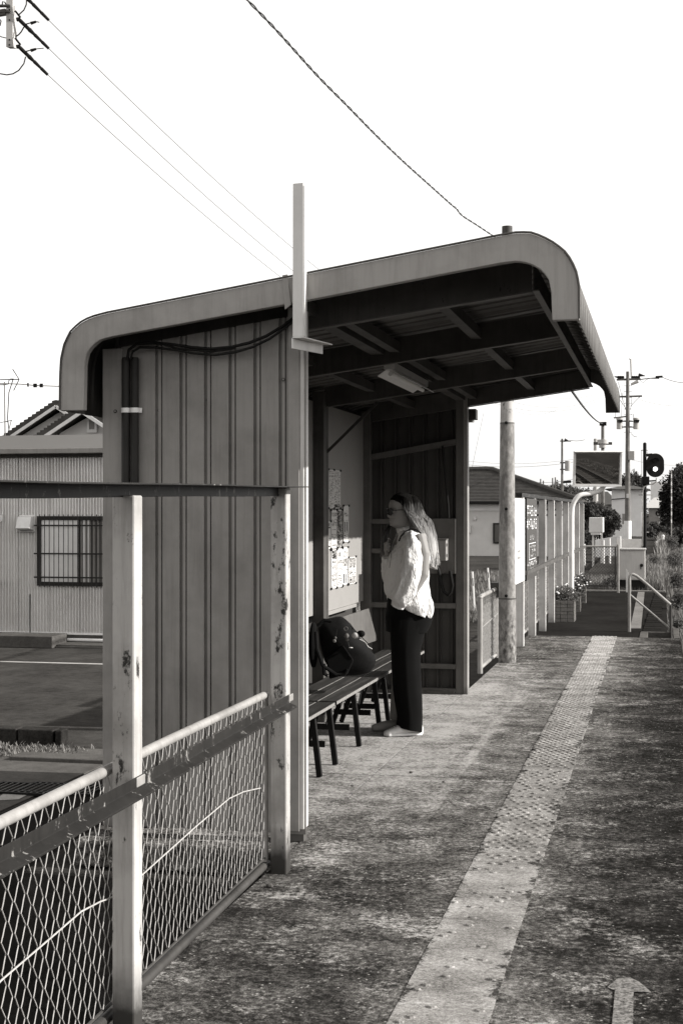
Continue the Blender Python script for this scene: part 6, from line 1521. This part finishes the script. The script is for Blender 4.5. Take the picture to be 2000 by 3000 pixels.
for px0, px1, p0, p1 in ((1822, 1834, 1505, 1535), (1862, 1868, 1440, 1500)):
    a, c = P(px0, p1, 91.9), P(px1, p0, 91.9); m = MB(); m.box(a.x, c.x, a.y-.06, a.y, a.z, c.z); world_part(m, 'window', 'trim', hA)
m = MB(); a = P(1791, 1463, 91.8); c = P(1838, 1459, 91.8); m.tube([a, c], .03, 5); world_part(m, 'wall_cable', 'dark', hA)
block('grey_roofed_house', 'low house with a pale grey roof right of the signal pole', 120, 1900, 1942, 1488, 1560, 'trim', 9, roof='trans', rh=32)
block('small_house', 'low dark roofed house behind the equipment box', 110, 1740, 1792, 1478, 1560, 'trim', 8, roof='tile', rh=40)
block('distant_building', 'pale distant block on the horizon right of the signal', 240, 1905, 1955, 1412, 1470, 'pale_wall', 12, cat='building')
block('white_shed', 'white fronted shed with pillars at the foot of the right hand tree', 100, 1951, 1982, 1496, 1517, 'pale_wall', 4, cat='shed', roof='tile', rh=10)
# trees
def blobs_px(lst, d_, jit=.6, seed=1):
    rr = random.Random(seed); return [(P(px, py, d_+rr.uniform(-jit, jit)), r*d_/F) for px, py, r in lst]
gb = lambda px, d_: (P(px, 1500, d_).x, P(px, 1500, d_).y, GZ)
tree('big dark tree filling the right edge behind the crossing', gb(1990, 80), 3.8, blobs_px([(1985, 1425, 42), (1965, 1450, 34), (2010, 1410, 50), (1995, 1390, 26), (1978, 1480, 36), (2010, 1500, 52), (1952, 1480, 24), (1960, 1520, 26), (2040, 1450, 55), (1975, 1396, 20), (2030, 1545, 45), (1945, 1455, 16), (1985, 1545, 30), (1965, 1550, 22), (1945, 1540, 16), (1935, 1500, 12), (1958, 1428, 14), (1990, 1372, 14)], 80), 15000, .085, 31)
tree('rounded dark tree on the skyline left of the signal', gb(1852, 130), 4, blobs_px([(1835, 1410, 20), (1855, 1404, 22), (1872, 1412, 18), (1845, 1425, 22), (1868, 1428, 22)], 130), 3500, .11, 32)
tree('bushy dark tree below the mirror, behind the equipment box', gb(1745, 58), 2, blobs_px([(1725, 1500, 30), (1755, 1510, 34), (1785, 1520, 26), (1800, 1535, 20), (1740, 1540, 34), (1775, 1550, 30), (1712, 1530, 26), (1795, 1505, 14), (1808, 1515, 9)], 58), 9000, .06, 33)
tree('low grey green hedge on the skyline over the house roof', gb(1630, 150), 3, blobs_px([(1605, 1440, 18), (1628, 1432, 20), (1650, 1438, 20), (1672, 1440, 20), (1690, 1446, 18), (1615, 1455, 20), (1660, 1458, 22), (1715, 1450, 22), (1745, 1455, 24)], 150, 2), 5000, .12, 34, mat='leaf', name='hedge', cat='hedge')
tree('dark bush against the fence end beside the low wall', gb(1700, 50), 1.2, blobs_px([(1715, 1575, 22), (1728, 1560, 20), (1712, 1550, 22)], 50), 2500, .05, 35, name='bush', cat='bush')
tree('low dark hedge at the foot of the right hand tree', gb(1950, 78), 1.2, blobs_px([(1905, 1560, 16), (1922, 1556, 18), (1942, 1562, 20), (1962, 1564, 20), (1985, 1568, 24), (2005, 1570, 26), (1915, 1540, 12)], 78), 5000, .07, 36, name='hedge', cat='hedge')
# far-off greenery closing the horizon
m = leaf_cloud([(P(px, 1492+random.uniform(-5, 5), 300+random.uniform(-20, 20)), random.uniform(1.6, 3.2)) for px in range(-500, 2700, 26)], 15000, .32, 40); stuff(m, 'far_woods', 'leafdark')
# long grass beyond the gate and on the right
def gzz(x, y): return gz(x, y)
stuff(grass((-1.7, -.9, 29.9, 33), 3500, .08, .30, 50, gzz), 'weeds', 'grass')
stuff(grass((-.95, .6, 30.4, 44), 26000, .12, .38, 51, gzz, w_=.009), 'long_grass', 'grass')
stuff(grass((-.2, 3.2, 44, 80), 26000, .2, .6, 52, gzz, w_=.016), 'long_grass', 'grass')
stuff(grass((.08, .9, 19, 31), 12000, .2, .55, 53, lambda x, y: -.82, w_=.006), 'trackside_weeds', 'grass')
stuff(grass((-2.0, -.2, 29.82, 29.95), 500, .03, .12, 54, lambda x, y: LZ, w_=.004), 'weeds', 'straw')
lf = [(P(px, py, dd), r*dd/F) for px, py, r, dd in ((1795, 1700, 16, 29.9), (1775, 1712, 14, 29.9), (1822, 1705, 10, 29.6), (1822, 1690, 5, 29.6), (1985, 1700, 26, 30), (1992, 1760, 30, 24), (1985, 1830, 18, 21), (1975, 1640, 24, 40), (1940, 1650, 20, 42), (1965, 1590, 24, 55), (1915, 1640, 16, 38), (1930, 1700, 22, 33), (1955, 1690, 22, 33))]
stuff(leaf_cloud(lf, 9000, .022, 61), 'trackside_shrubs', 'leaf')
stuff(grass((2.9, 4.8, 6, 20), 9000, .1, .4, 57, lambda x, y: -1.0+.1, w_=.01), 'verge_grass', 'grass')
# small stones on the platform
rnd = random.Random(5)
for i, (px, py, s_) in enumerate(((1203, 2266, .012), (1031, 2305, .010), (1298, 2293, .008), (790, 2601, .016), (777, 2753, .013), (1115, 2468, .007))):
    q = G(px, py); m = MB(); m.ball((q.x, q.y, s_*.5), s_, s_*.8, s_*.6, 7, 5); tag(m.build('pebble', 'concrete'), ['pale pebble on the platform below the woman', 'pebble near the bench leg', 'tiny pebble beside the tactile strip', 'pebble lying by the near fence post foot', 'pebble near the fence bottom pipe', 'tiny pebble in front of the shelter post'][i], 'pebble', 'pebbles on the platform')
